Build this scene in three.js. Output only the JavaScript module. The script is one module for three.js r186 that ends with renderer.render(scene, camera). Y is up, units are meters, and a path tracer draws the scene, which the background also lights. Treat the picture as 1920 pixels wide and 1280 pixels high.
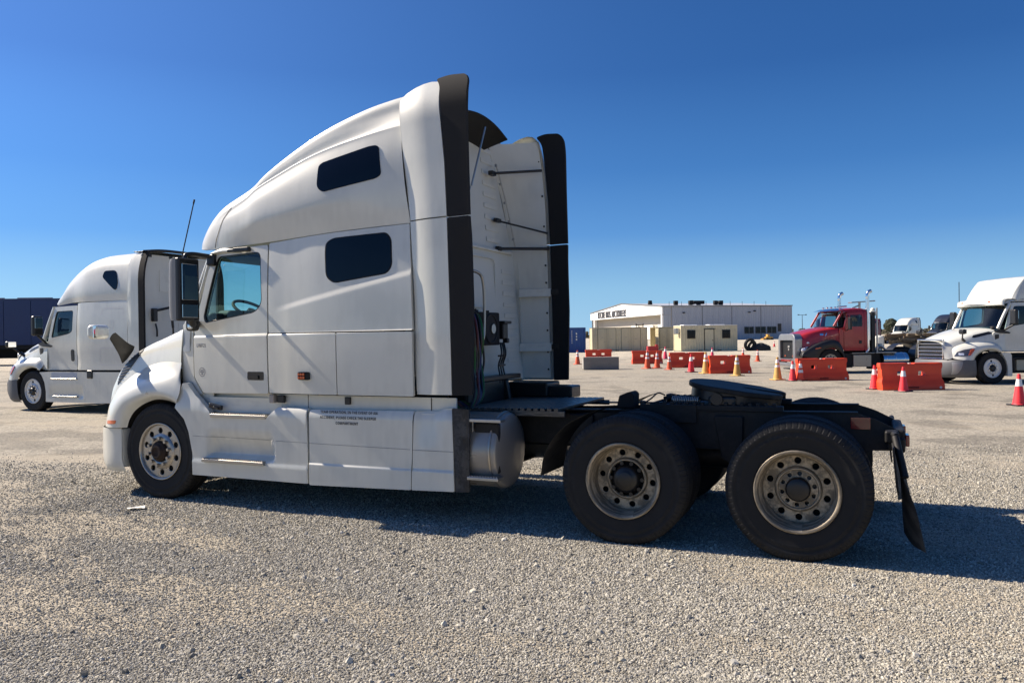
import * as THREE from 'three';
import { mergeGeometries, toCreasedNormals } from 'three/addons/utils/BufferGeometryUtils.js';
import { RoundedBoxGeometry } from 'three/addons/geometries/RoundedBoxGeometry.js';
import { FontLoader } from 'three/addons/loaders/FontLoader.js';

// ---------- camera, sky, sun, exposure ----------
const clamp = (x, a = 0, b = 1) => Math.min(b, Math.max(a, x)), lerp = (a, b, t) => a + (b - a) * t;
const smooth = (a, b, x) => { const t = clamp((x - a) / (b - a)); return t * t * (3 - 2 * t); };
const scene = new THREE.Scene();
const camera = new THREE.PerspectiveCamera(46.39, 1024 / 682, 0.1, 4000);
camera.position.set(0, 1.6755, 0);
camera.rotation.order = 'YXZ';
camera.rotation.set(-0.00536, 0, -0.0133);
const renderer = new THREE.WebGLRenderer({ antialias: true });
renderer.setSize(1024, 682);
renderer.toneMapping = THREE.LinearToneMapping;
renderer.toneMappingExposure = 1.9;
renderer.shadowMap.enabled = true;

const TH = 0.4193;                       // heading of the truck
const SUN_EL = 38.5 * Math.PI / 180, SUN_OFF = 1.0 * Math.PI / 180;
// the sun stands ahead of the truck (its -x), a little towards the near side
const sunDir = (() => {
  const a = -TH, c = Math.cos(SUN_EL);
  const lx = -Math.cos(SUN_OFF) * c, lz = Math.sin(SUN_OFF) * c;
  return new THREE.Vector3(lx * Math.cos(a) + lz * Math.sin(a), Math.sin(SUN_EL), -lx * Math.sin(a) + lz * Math.cos(a)).normalize();
})();
{
  const W = 1024, H = 512, d = new Float32Array(W * H * 4);
  const stops = [[-1, .24, .215, .18], [-.04, .26, .24, .21], [0, .37, .62, .84], [.058, .275, .53, .79], [.125, .115, .318, .68], [.2, .062, .212, .54], [.31, .033, .130, .392], [.5, .021, .088, .29], [1, .016, .07, .24]];
  for (let y = 0; y < H; y++) {
    const el = Math.sin((y + .5) / H * Math.PI - Math.PI / 2);
    let i = 0; while (i < stops.length - 2 && el > stops[i + 1][0]) i++;
    const a = stops[i], b = stops[i + 1]; let t = Math.min(1, Math.max(0, (el - a[0]) / (b[0] - a[0])));
    for (let x = 0; x < W; x++) {
      const ph = (x + .5) / W * 2 * Math.PI - Math.PI, ce = Math.sqrt(1 - el * el);
      // three's equirect: direction from u,v
      const dx = Math.cos(ph) * ce, dz = Math.sin(ph) * ce;
      const cs = dx * sunDir.x + el * sunDir.y + dz * sunDir.z;
      const q = Math.max(0, cs), g = el > -.02 ? (.60 + 1.40 * smooth(0, .28, el)) * q * q * q : 0, a2 = el > -.02 ? Math.pow(q, 40) * .9 : 0;
      const o = (y * W + x) * 4;
      for (let c = 0; c < 3; c++) { const base = a[c + 1] + (b[c + 1] - a[c + 1]) * t; d[o + c] = (base * (1 + g * .92) + [.045, .035, .012][c] * g * .9 + a2) / 1.9; }
      d[o + 3] = 1;
    }
  }
  const sky = new THREE.DataTexture(d, W, H, THREE.RGBAFormat, THREE.FloatType);
  sky.mapping = THREE.EquirectangularReflectionMapping; sky.magFilter = sky.minFilter = THREE.LinearFilter; sky.wrapS = THREE.RepeatWrapping; sky.needsUpdate = true;
  scene.background = sky; scene.environment = sky;
}
const sun = new THREE.DirectionalLight(0xfff0dd, 5);
sun.position.copy(sunDir).multiplyScalar(60); sun.castShadow = true;
Object.assign(sun.shadow.camera, { left: -40, right: 40, top: 40, bottom: -40, near: 1, far: 160 }); sun.shadow.mapSize.set(4096, 4096);
scene.add(sun); scene.add(sun.target);

// ---------- helpers ----------
const RNG = (s) => () => { s = (s + 0x6d2b79f5) | 0; let t = Math.imul(s ^ (s >>> 15), 1 | s); t = (t + Math.imul(t ^ (t >>> 7), 61 | t)) ^ t; return ((t ^ (t >>> 14)) >>> 0) / 4294967296; };
const hash2 = (x, y, s) => { let h = Math.imul(x | 0, 374761393) + Math.imul(y | 0, 668265263) + Math.imul(s, 974634757); h = Math.imul(h ^ (h >>> 13), 1274126177); return ((h ^ (h >>> 16)) >>> 0) / 4294967296; };
const noise2 = (x, y, s = 1, per = 0) => {
  const xi = Math.floor(x), yi = Math.floor(y), fx = x - xi, fy = y - yi, u = fx * fx * (3 - 2 * fx), v = fy * fy * (3 - 2 * fy);
  const m = (a) => per ? ((a % per) + per) % per : a;
  const a = hash2(m(xi), m(yi), s), b = hash2(m(xi + 1), m(yi), s), c = hash2(m(xi), m(yi + 1), s), e = hash2(m(xi + 1), m(yi + 1), s);
  return a + (b - a) * u + (c - a) * v + (a - b - c + e) * u * v;
};
const fbm = (x, y, o = 4, s = 1, per = 0) => { let r = 0, a = .5, n = 0; for (let i = 0; i < o; i++) { r += a * noise2(x, y, s + i, per); n += a; x *= 2; y *= 2; per *= 2; a *= .5; } return r / n; };
const used = new Map();
const numbered = (n) => { const k = used.get(n) || 0; used.set(n, k + 1); return k ? n + '_' + String(k).padStart(3, '0') : n; };
function tag(o, label, category, group) { o.userData.label = label; o.userData.category = category; if (group) o.userData.group = group; return o; }
function thing(name, label, category, pos = [0, 0, 0], turn = 0, group) {
  const o = new THREE.Group(); o.name = numbered(name); o.position.set(...pos); o.rotation.y = turn; scene.add(o);
  return tag(o, label, category, group);
}
function G(g) {                       // uniform attributes so that anything merges
  let r = g.index ? g.toNonIndexed() : g;
  if (!r.attributes.normal) r.computeVertexNormals();
  if (!r.attributes.uv) { const p = r.attributes.position, uv = new Float32Array(p.count * 2); for (let i = 0; i < p.count; i++) { uv[2 * i] = p.getX(i); uv[2 * i + 1] = p.getY(i) + p.getZ(i) * .37; } r.setAttribute('uv', new THREE.BufferAttribute(uv, 2)); }
  for (const k of Object.keys(r.attributes)) if (!['position', 'normal', 'uv'].includes(k)) r.deleteAttribute(k);
  r.clearGroups?.();
  return r;
}
const merge = (list) => list.length === 1 ? G(list[0]) : mergeGeometries(list.map(G));
function part(name, geos, mat, parent, label) {
  const m = new THREE.Mesh(Array.isArray(geos) ? merge(geos) : geos, mat); m.name = name; m.castShadow = m.receiveShadow = true;
  parent.add(m); if (label) m.userData.label = label; return m;
}
function each(name, geos, mat, parent) { return geos.map((g) => part(name, g, mat, parent))[0]; }
function single(name, geos, mat, label, category, group) { const m = part(numbered(name), geos, mat, scene); tag(m, label, category, group); return m; }
const M4 = () => new THREE.Matrix4();
function xf(g, p = [0, 0, 0], r = [0, 0, 0], s = [1, 1, 1]) {
  return g.applyMatrix4(M4().compose(new THREE.Vector3(...p), new THREE.Quaternion().setFromEuler(new THREE.Euler(...r)), new THREE.Vector3(...s)));
}
const box = (w, h, d, x = 0, y = 0, z = 0, r = .01, rot = [0, 0, 0]) => xf(r > 0 ? new RoundedBoxGeometry(w, h, d, 2, Math.min(r, w / 2.01, h / 2.01, d / 2.01)) : new THREE.BoxGeometry(w, h, d), [x, y, z], rot);
const cyl = (r1, r2, h, x = 0, y = 0, z = 0, rot = [0, 0, 0], seg = 24, open = false) => xf(new THREE.CylinderGeometry(r1, r2, h, seg, 1, open), [x, y, z], rot);
const tube = (pts, r, seg = 24, rs = 8, closed = false) => new THREE.TubeGeometry(new THREE.CatmullRomCurve3(pts.map((p) => new THREE.Vector3(...p)), closed, 'centripetal'), seg, r, rs, closed);
function bar(a, b, r, seg = 8) {      // straight round bar with capped ends
  const A = new THREE.Vector3(...a), B = new THREE.Vector3(...b), d = B.clone().sub(A), L = d.length();
  const g = new THREE.CylinderGeometry(r, r, L, seg);
  g.applyQuaternion(new THREE.Quaternion().setFromUnitVectors(new THREE.Vector3(0, 1, 0), d.normalize()));
  g.translate((A.x + B.x) / 2, (A.y + B.y) / 2, (A.z + B.z) / 2); return g;
}
function mirrorZ(g) {
  g = G(g.clone()); const p = g.attributes.position, n = g.attributes.normal, u = g.attributes.uv;
  for (let i = 0; i < p.count; i++) { p.setZ(i, -p.getZ(i)); n.setZ(i, -n.getZ(i)); }
  for (const [a, k] of [[p, 3], [n, 3], [u, 2]]) for (let i = 0; i < p.count; i += 3) for (let c = 0; c < k; c++) { const A = a.array, t = A[(i + 1) * k + c]; A[(i + 1) * k + c] = A[(i + 2) * k + c]; A[(i + 2) * k + c] = t; }
  return g;
}
const both = (g) => [g, mirrorZ(g)];
// outline [[x, y, radius?], ...] -> rounded polygon points
function roundPoly(pts, R = 0, seg = 5) {
  const out = [], n = pts.length;
  for (let i = 0; i < n; i++) {
    const p = pts[i], a = pts[(i + n - 1) % n], b = pts[(i + 1) % n], r0 = p[2] ?? R;
    const da = [a[0] - p[0], a[1] - p[1]], db = [b[0] - p[0], b[1] - p[1]], la = Math.hypot(...da), lb = Math.hypot(...db);
    const r = Math.min(r0, la * .48, lb * .48);
    if (r < 1e-4) { out.push([p[0], p[1]]); continue; }
    const A = [p[0] + da[0] / la * r, p[1] + da[1] / la * r], B = [p[0] + db[0] / lb * r, p[1] + db[1] / lb * r];
    for (let k = 0; k <= seg; k++) { const t = k / seg, u = 1 - t; out.push([u * u * A[0] + 2 * u * t * p[0] + t * t * B[0], u * u * A[1] + 2 * u * t * p[1] + t * t * B[1]]); }
  }
  return out;
}
const rectPts = (x0, y0, x1, y1, r = 0) => [[x0, y0, r], [x1, y0, r], [x1, y1, r], [x0, y1, r]];
const toShape = (pts) => new THREE.Shape(pts.map((p) => new THREE.Vector2(p[0], p[1])));
// a sheet of side-view outline that follows the surface z = S(x, y), with its edge folded inwards
function panel(pts, S, o = {}) {
  const { holes = [], max = .16, lip = .03, back = false, nrm = true } = o;
  const area = pts.reduce((s, p, i) => { const q = pts[(i + 1) % pts.length]; return s + p[0] * q[1] - q[0] * p[1]; }, 0);
  if (area < 0) pts = [...pts].reverse();
  const shape = toShape(pts);
  for (const h of holes) shape.holes.push(new THREE.Path(h.map((p) => new THREE.Vector2(p[0], p[1]))));
  const src = new THREE.ShapeGeometry(shape).toNonIndexed().attributes.position, dx = o.dx ?? max, dy = o.dy ?? max, V3 = [];
  const cut = (poly, ax, lo, hi) => { // keep lo <= p[ax] <= hi
    for (const [lim, sg] of [[lo, 1], [hi, -1]]) { const out = []; for (let i = 0; i < poly.length; i++) { const a = poly[i], b = poly[(i + 1) % poly.length], da = sg * (a[ax] - lim), db = sg * (b[ax] - lim); if (da >= 0) out.push(a); if ((da > 0 && db < 0) || (da < 0 && db > 0)) { const t = da / (da - db), q = [lerp(a[0], b[0], t), lerp(a[1], b[1], t)]; q[ax] = lim; out.push(q); } } poly = out; if (poly.length < 3) return null; }
    return poly;
  };
  for (let i = 0; i < src.count; i += 3) { // slice every triangle along a lattice, so that the surface bends evenly
    const tri = [0, 1, 2].map((k) => [src.getX(i + k), src.getY(i + k)]), ys = tri.map((q) => q[1]);
    for (let r = Math.floor(Math.min(...ys) / dy); r * dy < Math.max(...ys); r++) {
      const band = cut(tri, 1, r * dy, (r + 1) * dy); if (!band) continue;
      const xs = band.map((q) => q[0]), x1 = Math.max(...xs);
      for (let c = Math.floor(Math.min(...xs) / dx); c * dx < x1; c++) { const cell = cut(band, 0, c * dx, (c + 1) * dx); if (cell) for (let k = 1; k < cell.length - 1; k++) V3.push(...cell[0], 0, ...cell[k], 0, ...cell[k + 1], 0); }
    }
  }
  const g = new THREE.BufferGeometry(); g.setAttribute('position', new THREE.Float32BufferAttribute(V3, 3));
  const p = g.attributes.position, n = p.count, N = new Float32Array(n * 3), U = new Float32Array(n * 2), e = .006;
  for (let i = 0; i < n; i++) {
    const x = p.getX(i), y = p.getY(i), z = S(x, y); p.setZ(i, z);
    const v = new THREE.Vector3(-(S(x + e, y) - S(x - e, y)) / (2 * e), -(S(x, y + e) - S(x, y - e)) / (2 * e), 1).normalize();
    N.set([v.x, v.y, v.z], i * 3); U.set([x, y], i * 2);
  }
  g.setAttribute('normal', new THREE.BufferAttribute(N, 3)); g.setAttribute('uv', new THREE.BufferAttribute(U, 2));
  const list = [G(g)];
  if (lip > 0) for (const loop of [pts, ...holes]) {
    const P = [], NN = [], UU = [];
    for (let i = 0; i < loop.length; i++) {
      const a = loop[i], b = loop[(i + 1) % loop.length], L = Math.hypot(b[0] - a[0], b[1] - a[1]); if (L < 1e-5) continue;
      const k = Math.max(1, Math.ceil(L / max)), hole = loop !== pts, sg = 1;
      const nx = (b[1] - a[1]) / L, ny = -(b[0] - a[0]) / L;
      for (let j = 0; j < k; j++) {
        const x0 = lerp(a[0], b[0], j / k), y0 = lerp(a[1], b[1], j / k), x1 = lerp(a[0], b[0], (j + 1) / k), y1 = lerp(a[1], b[1], (j + 1) / k);
        const z0 = S(x0, y0), z1 = S(x1, y1);
        for (const q of [[x0, y0, z0], [x0, y0, z0 - lip], [x1, y1, z1], [x1, y1, z1], [x0, y0, z0 - lip], [x1, y1, z1 - lip]]) { P.push(...q); NN.push(nx, ny, 0); UU.push(q[0], q[1]); }
      }
    }
    const r = new THREE.BufferGeometry();
    r.setAttribute('position', new THREE.Float32BufferAttribute(P, 3)); r.setAttribute('normal', new THREE.Float32BufferAttribute(NN, 3)); r.setAttribute('uv', new THREE.Float32BufferAttribute(UU, 2));
    list.push(r);
  }
  return merge(list);
}
// smooth sheet through a grid of control points rows[i][j] = [x, y, z]
const cr = (a, b, c, d, t) => .5 * (2 * b + (c - a) * t + (2 * a - 5 * b + 4 * c - d) * t * t + (3 * b - a - 3 * c + d) * t * t * t);
function patch(rows, nu = 6, nv = 6, o = {}) {
  const R = rows.length, C = rows[0].length, at = (i, j) => rows[clamp(i, 0, R - 1)][clamp(j, 0, C - 1)];
  const ext = (i, j) => { // extrapolate one ring so that end spans stay smooth
    const ii = clamp(i, 0, R - 1), jj = clamp(j, 0, C - 1);
    if (i !== ii) { const s = at(ii, jj), q = at(ii + (ii - i), jj); return s.map((v, k) => 2 * v - q[k]); }
    if (j !== jj) { const s = at(ii, jj), q = at(ii, jj + (jj - j)); return s.map((v, k) => 2 * v - q[k]); }
    return at(ii, jj);
  };
  const P = [], U = (R - 1) * nu, V = (C - 1) * nv;
  for (let a = 0; a <= U; a++) {
    const i = Math.min(R - 2, Math.floor(a / nu)), t = a / nu - i;
    const row = []; for (let j = -1; j <= C; j++) row.push([0, 1, 2].map((k) => cr(ext(i - 1, j)[k], ext(i, j)[k], ext(i + 1, j)[k], ext(i + 2, j)[k], t)));
    for (let b = 0; b <= V; b++) { const j = Math.min(C - 2, Math.floor(b / nv)), s = b / nv - j; P.push([0, 1, 2].map((k) => cr(row[j][k], row[j + 1][k], row[j + 2][k], row[j + 3][k], s))); }
  }
  const g = new THREE.BufferGeometry(), idx = [], pos = new Float32Array(P.flat()), uv = new Float32Array(P.length * 2);
  P.forEach((q, i) => { uv[2 * i] = q[0]; uv[2 * i + 1] = q[1] + q[2] * .3; });
  for (let a = 0; a < U; a++) for (let b = 0; b < V; b++) { const p = a * (V + 1) + b, q = p + V + 1; o.flip ? idx.push(p, p + 1, q, p + 1, q + 1, q) : idx.push(p, q, p + 1, p + 1, q, q + 1); }
  g.setAttribute('position', new THREE.BufferAttribute(pos, 3)); g.setAttribute('uv', new THREE.BufferAttribute(uv, 2)); g.setIndex(idx); g.computeVertexNormals();
  return G(g);
}
// height of built sheets seen along -z, for laying windows, lamps and decals on them
function surfaceOf(geos, fallback = 0) {
  const ms = geos.map((g) => { const m = new THREE.Mesh(g, new THREE.MeshBasicMaterial({ side: THREE.DoubleSide })); m.updateMatrixWorld(true); return m; });
  const rc = new THREE.Raycaster(), o = new THREE.Vector3(), d = new THREE.Vector3(0, 0, -1), cache = new Map(); let last = fallback;
  return (x, y) => {
    const k = Math.round(x * 1e4) + ',' + Math.round(y * 1e4); if (cache.has(k)) return cache.get(k);
    rc.set(o.set(x, y, 4), d); const h = rc.intersectObjects(ms, false)[0]; if (h) last = h.point.z; cache.set(k, last); return last;
  };
}
const off = (S, d) => (x, y) => S(x, y) + d;
// thin line laid along a path on a surface
function strip(path, w, S, d = .002, k = 8) {
  const left = [], right = [], pts = [];
  for (let i = 0; i < path.length - 1; i++) for (let j = 0; j < k; j++) pts.push([lerp(path[i][0], path[i + 1][0], j / k), lerp(path[i][1], path[i + 1][1], j / k)]);
  pts.push(path[path.length - 1]);
  const P = [], I = [];
  pts.forEach((p, i) => {
    const a = pts[Math.max(0, i - 1)], b = pts[Math.min(pts.length - 1, i + 1)], L = Math.hypot(b[0] - a[0], b[1] - a[1]) || 1, nx = -(b[1] - a[1]) / L * w / 2, ny = (b[0] - a[0]) / L * w / 2;
    P.push(p[0] + nx, p[1] + ny, S(p[0] + nx, p[1] + ny) + d, p[0] - nx, p[1] - ny, S(p[0] - nx, p[1] - ny) + d);
    if (i) { const q = 2 * i; I.push(q - 2, q - 1, q, q, q - 1, q + 1); }
  });
  const g = new THREE.BufferGeometry(); g.setAttribute('position', new THREE.Float32BufferAttribute(P, 3)); g.setIndex(I); g.computeVertexNormals(); return G(g);
}
function extrude(pts, depth, o = {}) {
  const { holes = [], bevel = .006 } = o; const s = toShape(pts);
  for (const h of holes) s.holes.push(new THREE.Path(h.map((p) => new THREE.Vector2(p[0], p[1]))));
  const g = new THREE.ExtrudeGeometry(s, { depth: depth - 2 * bevel, bevelEnabled: bevel > 0, bevelThickness: bevel, bevelSize: bevel, bevelOffset: -bevel, bevelSegments: 2, curveSegments: 12 });
  return g.translate(0, 0, bevel);
}
const circlePts = (cx, cy, r, n = 20, ry) => Array.from({ length: n }, (_, i) => [cx + r * Math.cos(i / n * 2 * Math.PI), cy + (ry ?? r) * Math.sin(i / n * 2 * Math.PI)]);
const font = await new FontLoader().loadAsync('fonts/droid/droid_sans_bold.typeface.json');
function lettering(text, size, x, y, z, sx = 1) {  // flat print in the x-y plane, centred on x
  const g = new THREE.ShapeGeometry(font.generateShapes(text, size), 3); g.computeBoundingBox(); const w = g.boundingBox.max.x;
  return G(xf(g, [x - w * sx / 2, y, z], [0, 0, 0], [sx, 1, 1]));
}
const tab = (T) => (x) => { if (x <= T[0][0]) return T[0][1]; for (let i = 0; i < T.length - 1; i++) if (x <= T[i + 1][0]) { const g = (k) => T[clamp(k, 0, T.length - 1)][1]; const t = (x - T[i][0]) / (T[i + 1][0] - T[i][0]); return cr(g(i - 1), g(i), g(i + 1), g(i + 2), t); } return T[T.length - 1][1]; };
const lin = (T) => (x) => { if (x <= T[0][0]) return T[0][1]; for (let i = 0; i < T.length - 1; i++) if (x <= T[i + 1][0]) return lerp(T[i][1], T[i + 1][1], (x - T[i][0]) / (T[i + 1][0] - T[i][0])); return T[T.length - 1][1]; };

// ---------- computed textures ----------
function tex(n, f, rep = [1, 1], srgb = false, m = n) {
  const d = new Uint8Array(n * m * 4);
  for (let y = 0; y < m; y++) for (let x = 0; x < n; x++) { const v = f(x / n, y / m, x, y), o = (y * n + x) * 4; if (typeof v === 'number') d[o] = d[o + 1] = d[o + 2] = clamp(v) * 255; else for (let c = 0; c < 3; c++) d[o + c] = clamp(v[c]) * 255; d[o + 3] = 255; }
  const t = new THREE.DataTexture(d, n, m); t.magFilter = t.minFilter = THREE.LinearFilter; t.wrapS = t.wrapT = THREE.RepeatWrapping; t.repeat.set(...rep); if (srgb) t.colorSpace = THREE.SRGBColorSpace; t.needsUpdate = true; return t;
}
const T = {
  grime: tex(512, (u, v) => { const a = fbm(u * 6, v * 6, 5, 11, 6), b = fbm(u * 40, v * 8, 3, 31, 8); return .91 + .09 * smooth(.3, .62, a * .7 + b * .3); }, [.5, .5]),
  coat: tex(256, (u, v) => { const a = fbm(u * 8, v * 8, 4, 51, 8); return .25 + .55 * smooth(.35, .7, a); }, [.6, .6]),
  wave: tex(256, (u, v) => fbm(u * 4, v * 4, 2, 71, 4), [.45, .45]),
  rough: tex(512, (u, v) => { const a = fbm(u * 12, v * 12, 5, 91, 12); return .45 + .5 * a; }, [1, 1]),
  dirt: tex(512, (u, v) => { const a = fbm(u * 10, v * 10, 5, 17, 10), b = fbm(u * 64, v * 64, 2, 19, 64); const t = smooth(.42, .7, a * .75 + b * .25); return [.35 + .65 * t, .33 + .6 * t, .3 + .52 * t]; }, [1.2, 1.2]),
  // round the tyre in u, over its section in v: shoulder slots, raised ring of letters, dust on the wall
  tyreB: tex(2048, (u, v, x, y) => { let h = .6; if (v > .58 && v < .71) h -= .6 * smooth(.45, .75, Math.sin(u * 2 * Math.PI * 72)); if (v > .80 && v < .875) { const c = Math.floor(u * 170), r = Math.floor((v - .80) * 80), on = hash2(c, r, 5) > .45 && hash2(Math.floor(u * 17), 3, 9) > .4; if (on) h += .16; } return h; }, [1, 1], false, 128),
  tyreC: tex(1024, (u, v) => { const n = fbm(u * 24, v * 12, 4, 301, 24), m = fbm(u * 90, v * 6, 2, 311, 90); const d = smooth(.62, .74, v) * (1 - smooth(.78, .92, v)) * smooth(.35, .7, n * .6 + m * .4) + .35 * smooth(.5, .75, n); return [.5 + .5 * d, .5 + .48 * d, .52 + .43 * d]; }, [1, 1], false, 256),
  conc: tex(512, (u, v) => { const a = fbm(u * 8, v * 8, 5, 27, 8), b = fbm(u * 90, v * 90, 2, 29, 90); return .62 + .28 * a + .2 * (b - .3); }, [.5, .5]),
  plast: tex(256, (u, v) => .78 + .22 * fbm(u * 6, v * 6, 4, 37, 6), [.8, .8]),
  wall: tex(512, (u, v) => { const a = fbm(u * 30, v * 3, 4, 47, 3); return .88 + .12 * a; }, [.05, .05]),
};
const rgb = (r, g, b) => new THREE.Color().setRGB(r, g, b);
const std = (c, rough, metal = 0, o = {}) => new THREE.MeshStandardMaterial({ color: rgb(...c), roughness: rough, metalness: metal, side: THREE.DoubleSide, ...o });
const paint = (c, o = {}) => new THREE.MeshPhysicalMaterial({ color: rgb(...c), roughness: .42, clearcoat: .75, clearcoatRoughness: .06, side: THREE.DoubleSide, map: T.grime, ...o });
const MT = {
  white: paint([.60, .605, .545]),
  whiteFlat: std([.68, .675, .60], .5, 0, { map: T.grime }),
  whiteFar: paint([.62, .63, .57]),
  black: std([.011, .0115, .0125], .55, 0, { roughnessMap: T.rough }),
  blackGloss: std([.012, .013, .016], .25),
  trim: std([.012, .012, .0125], .92),
  liner: std([.012, .012, .013], .8),
  glassDark: new THREE.MeshPhysicalMaterial({ color: rgb(.002, .003, .006), roughness: .06, specularIntensity: .55, side: THREE.DoubleSide }),
  glass: new THREE.MeshPhysicalMaterial({ color: rgb(.60, .80, .78), roughness: .02, transmission: 1, thickness: 0, side: THREE.DoubleSide }),
  rubber: std([.012, .012, .0125], .8, 0, { map: T.tyreC, bumpMap: T.tyreB, bumpScale: .009 }),
  rubberClean: std([.02, .02, .021], .8),
  steelTan: std([.46, .41, .33], .5, .35, { map: T.dirt }),
  alu: std([.40, .375, .335], .48, .8, { roughnessMap: T.rough }),
  aluDull: std([.42, .42, .41], .5, .85, { roughnessMap: T.rough, map: T.grime }),
  tankEnd: std([.30, .285, .26], .5, .35, { map: T.grime, roughnessMap: T.rough }),
  chrome: std([.72, .73, .75], .12, 1),
  frame: std([.013, .0135, .015], .62, .1, { map: T.dirt }),
  deck: std([.17, .17, .175], .5, .6, { roughnessMap: T.rough, map: T.dirt }),
  grease: std([.01, .01, .011], .35),
  rust: std([.035, .022, .016], .8, .3),
  mirror: std([.85, .86, .88], .03, 1),
  orangeLamp: new THREE.MeshPhysicalMaterial({ color: rgb(.62, .10, .015), roughness: .15, clearcoat: 1, side: THREE.DoubleSide }),
  redLamp: new THREE.MeshPhysicalMaterial({ color: rgb(.2, .008, .01), roughness: .2, clearcoat: 1, side: THREE.DoubleSide }),
  lampClear: new THREE.MeshPhysicalMaterial({ color: rgb(.75, .77, .8), roughness: .08, clearcoat: 1, metalness: .5, side: THREE.DoubleSide }),
  lampDark: new THREE.MeshPhysicalMaterial({ color: rgb(.10, .10, .11), roughness: .15, clearcoat: 1, metalness: .5, side: THREE.DoubleSide }),
  print: std([.03, .03, .035], .6), printGrey: std([.2, .2, .22], .5, .4),
  green: std([.015, .12, .02], .5), blueHose: std([.02, .03, .12], .5), redHose: std([.12, .03, .03], .5),
  seat: std([.05, .05, .055], .9),
  concrete: std([.27, .255, .225], .9, 0, { map: T.conc, bumpMap: T.conc, bumpScale: .01 }),
  barrier: std([.82, .075, .018], .42, 0, { map: T.plast }),
  blue: std([.008, .03, .11], .5, 0, { map: T.grime }), blueC: std([.02, .075, .25], .5, 0, { map: T.grime }),
  cream: std([.62, .55, .365], .55, 0, { map: T.grime }), creamDark: std([.45, .41, .30], .6),
  bldWhite: std([.82, .82, .80], .6), bldGrey: std([.40, .43, .48], .55, 0, { map: T.wall }), bldTan: std([.42, .39, .34], .7), bldTrim: std([.16, .17, .18], .6),
};

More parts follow.
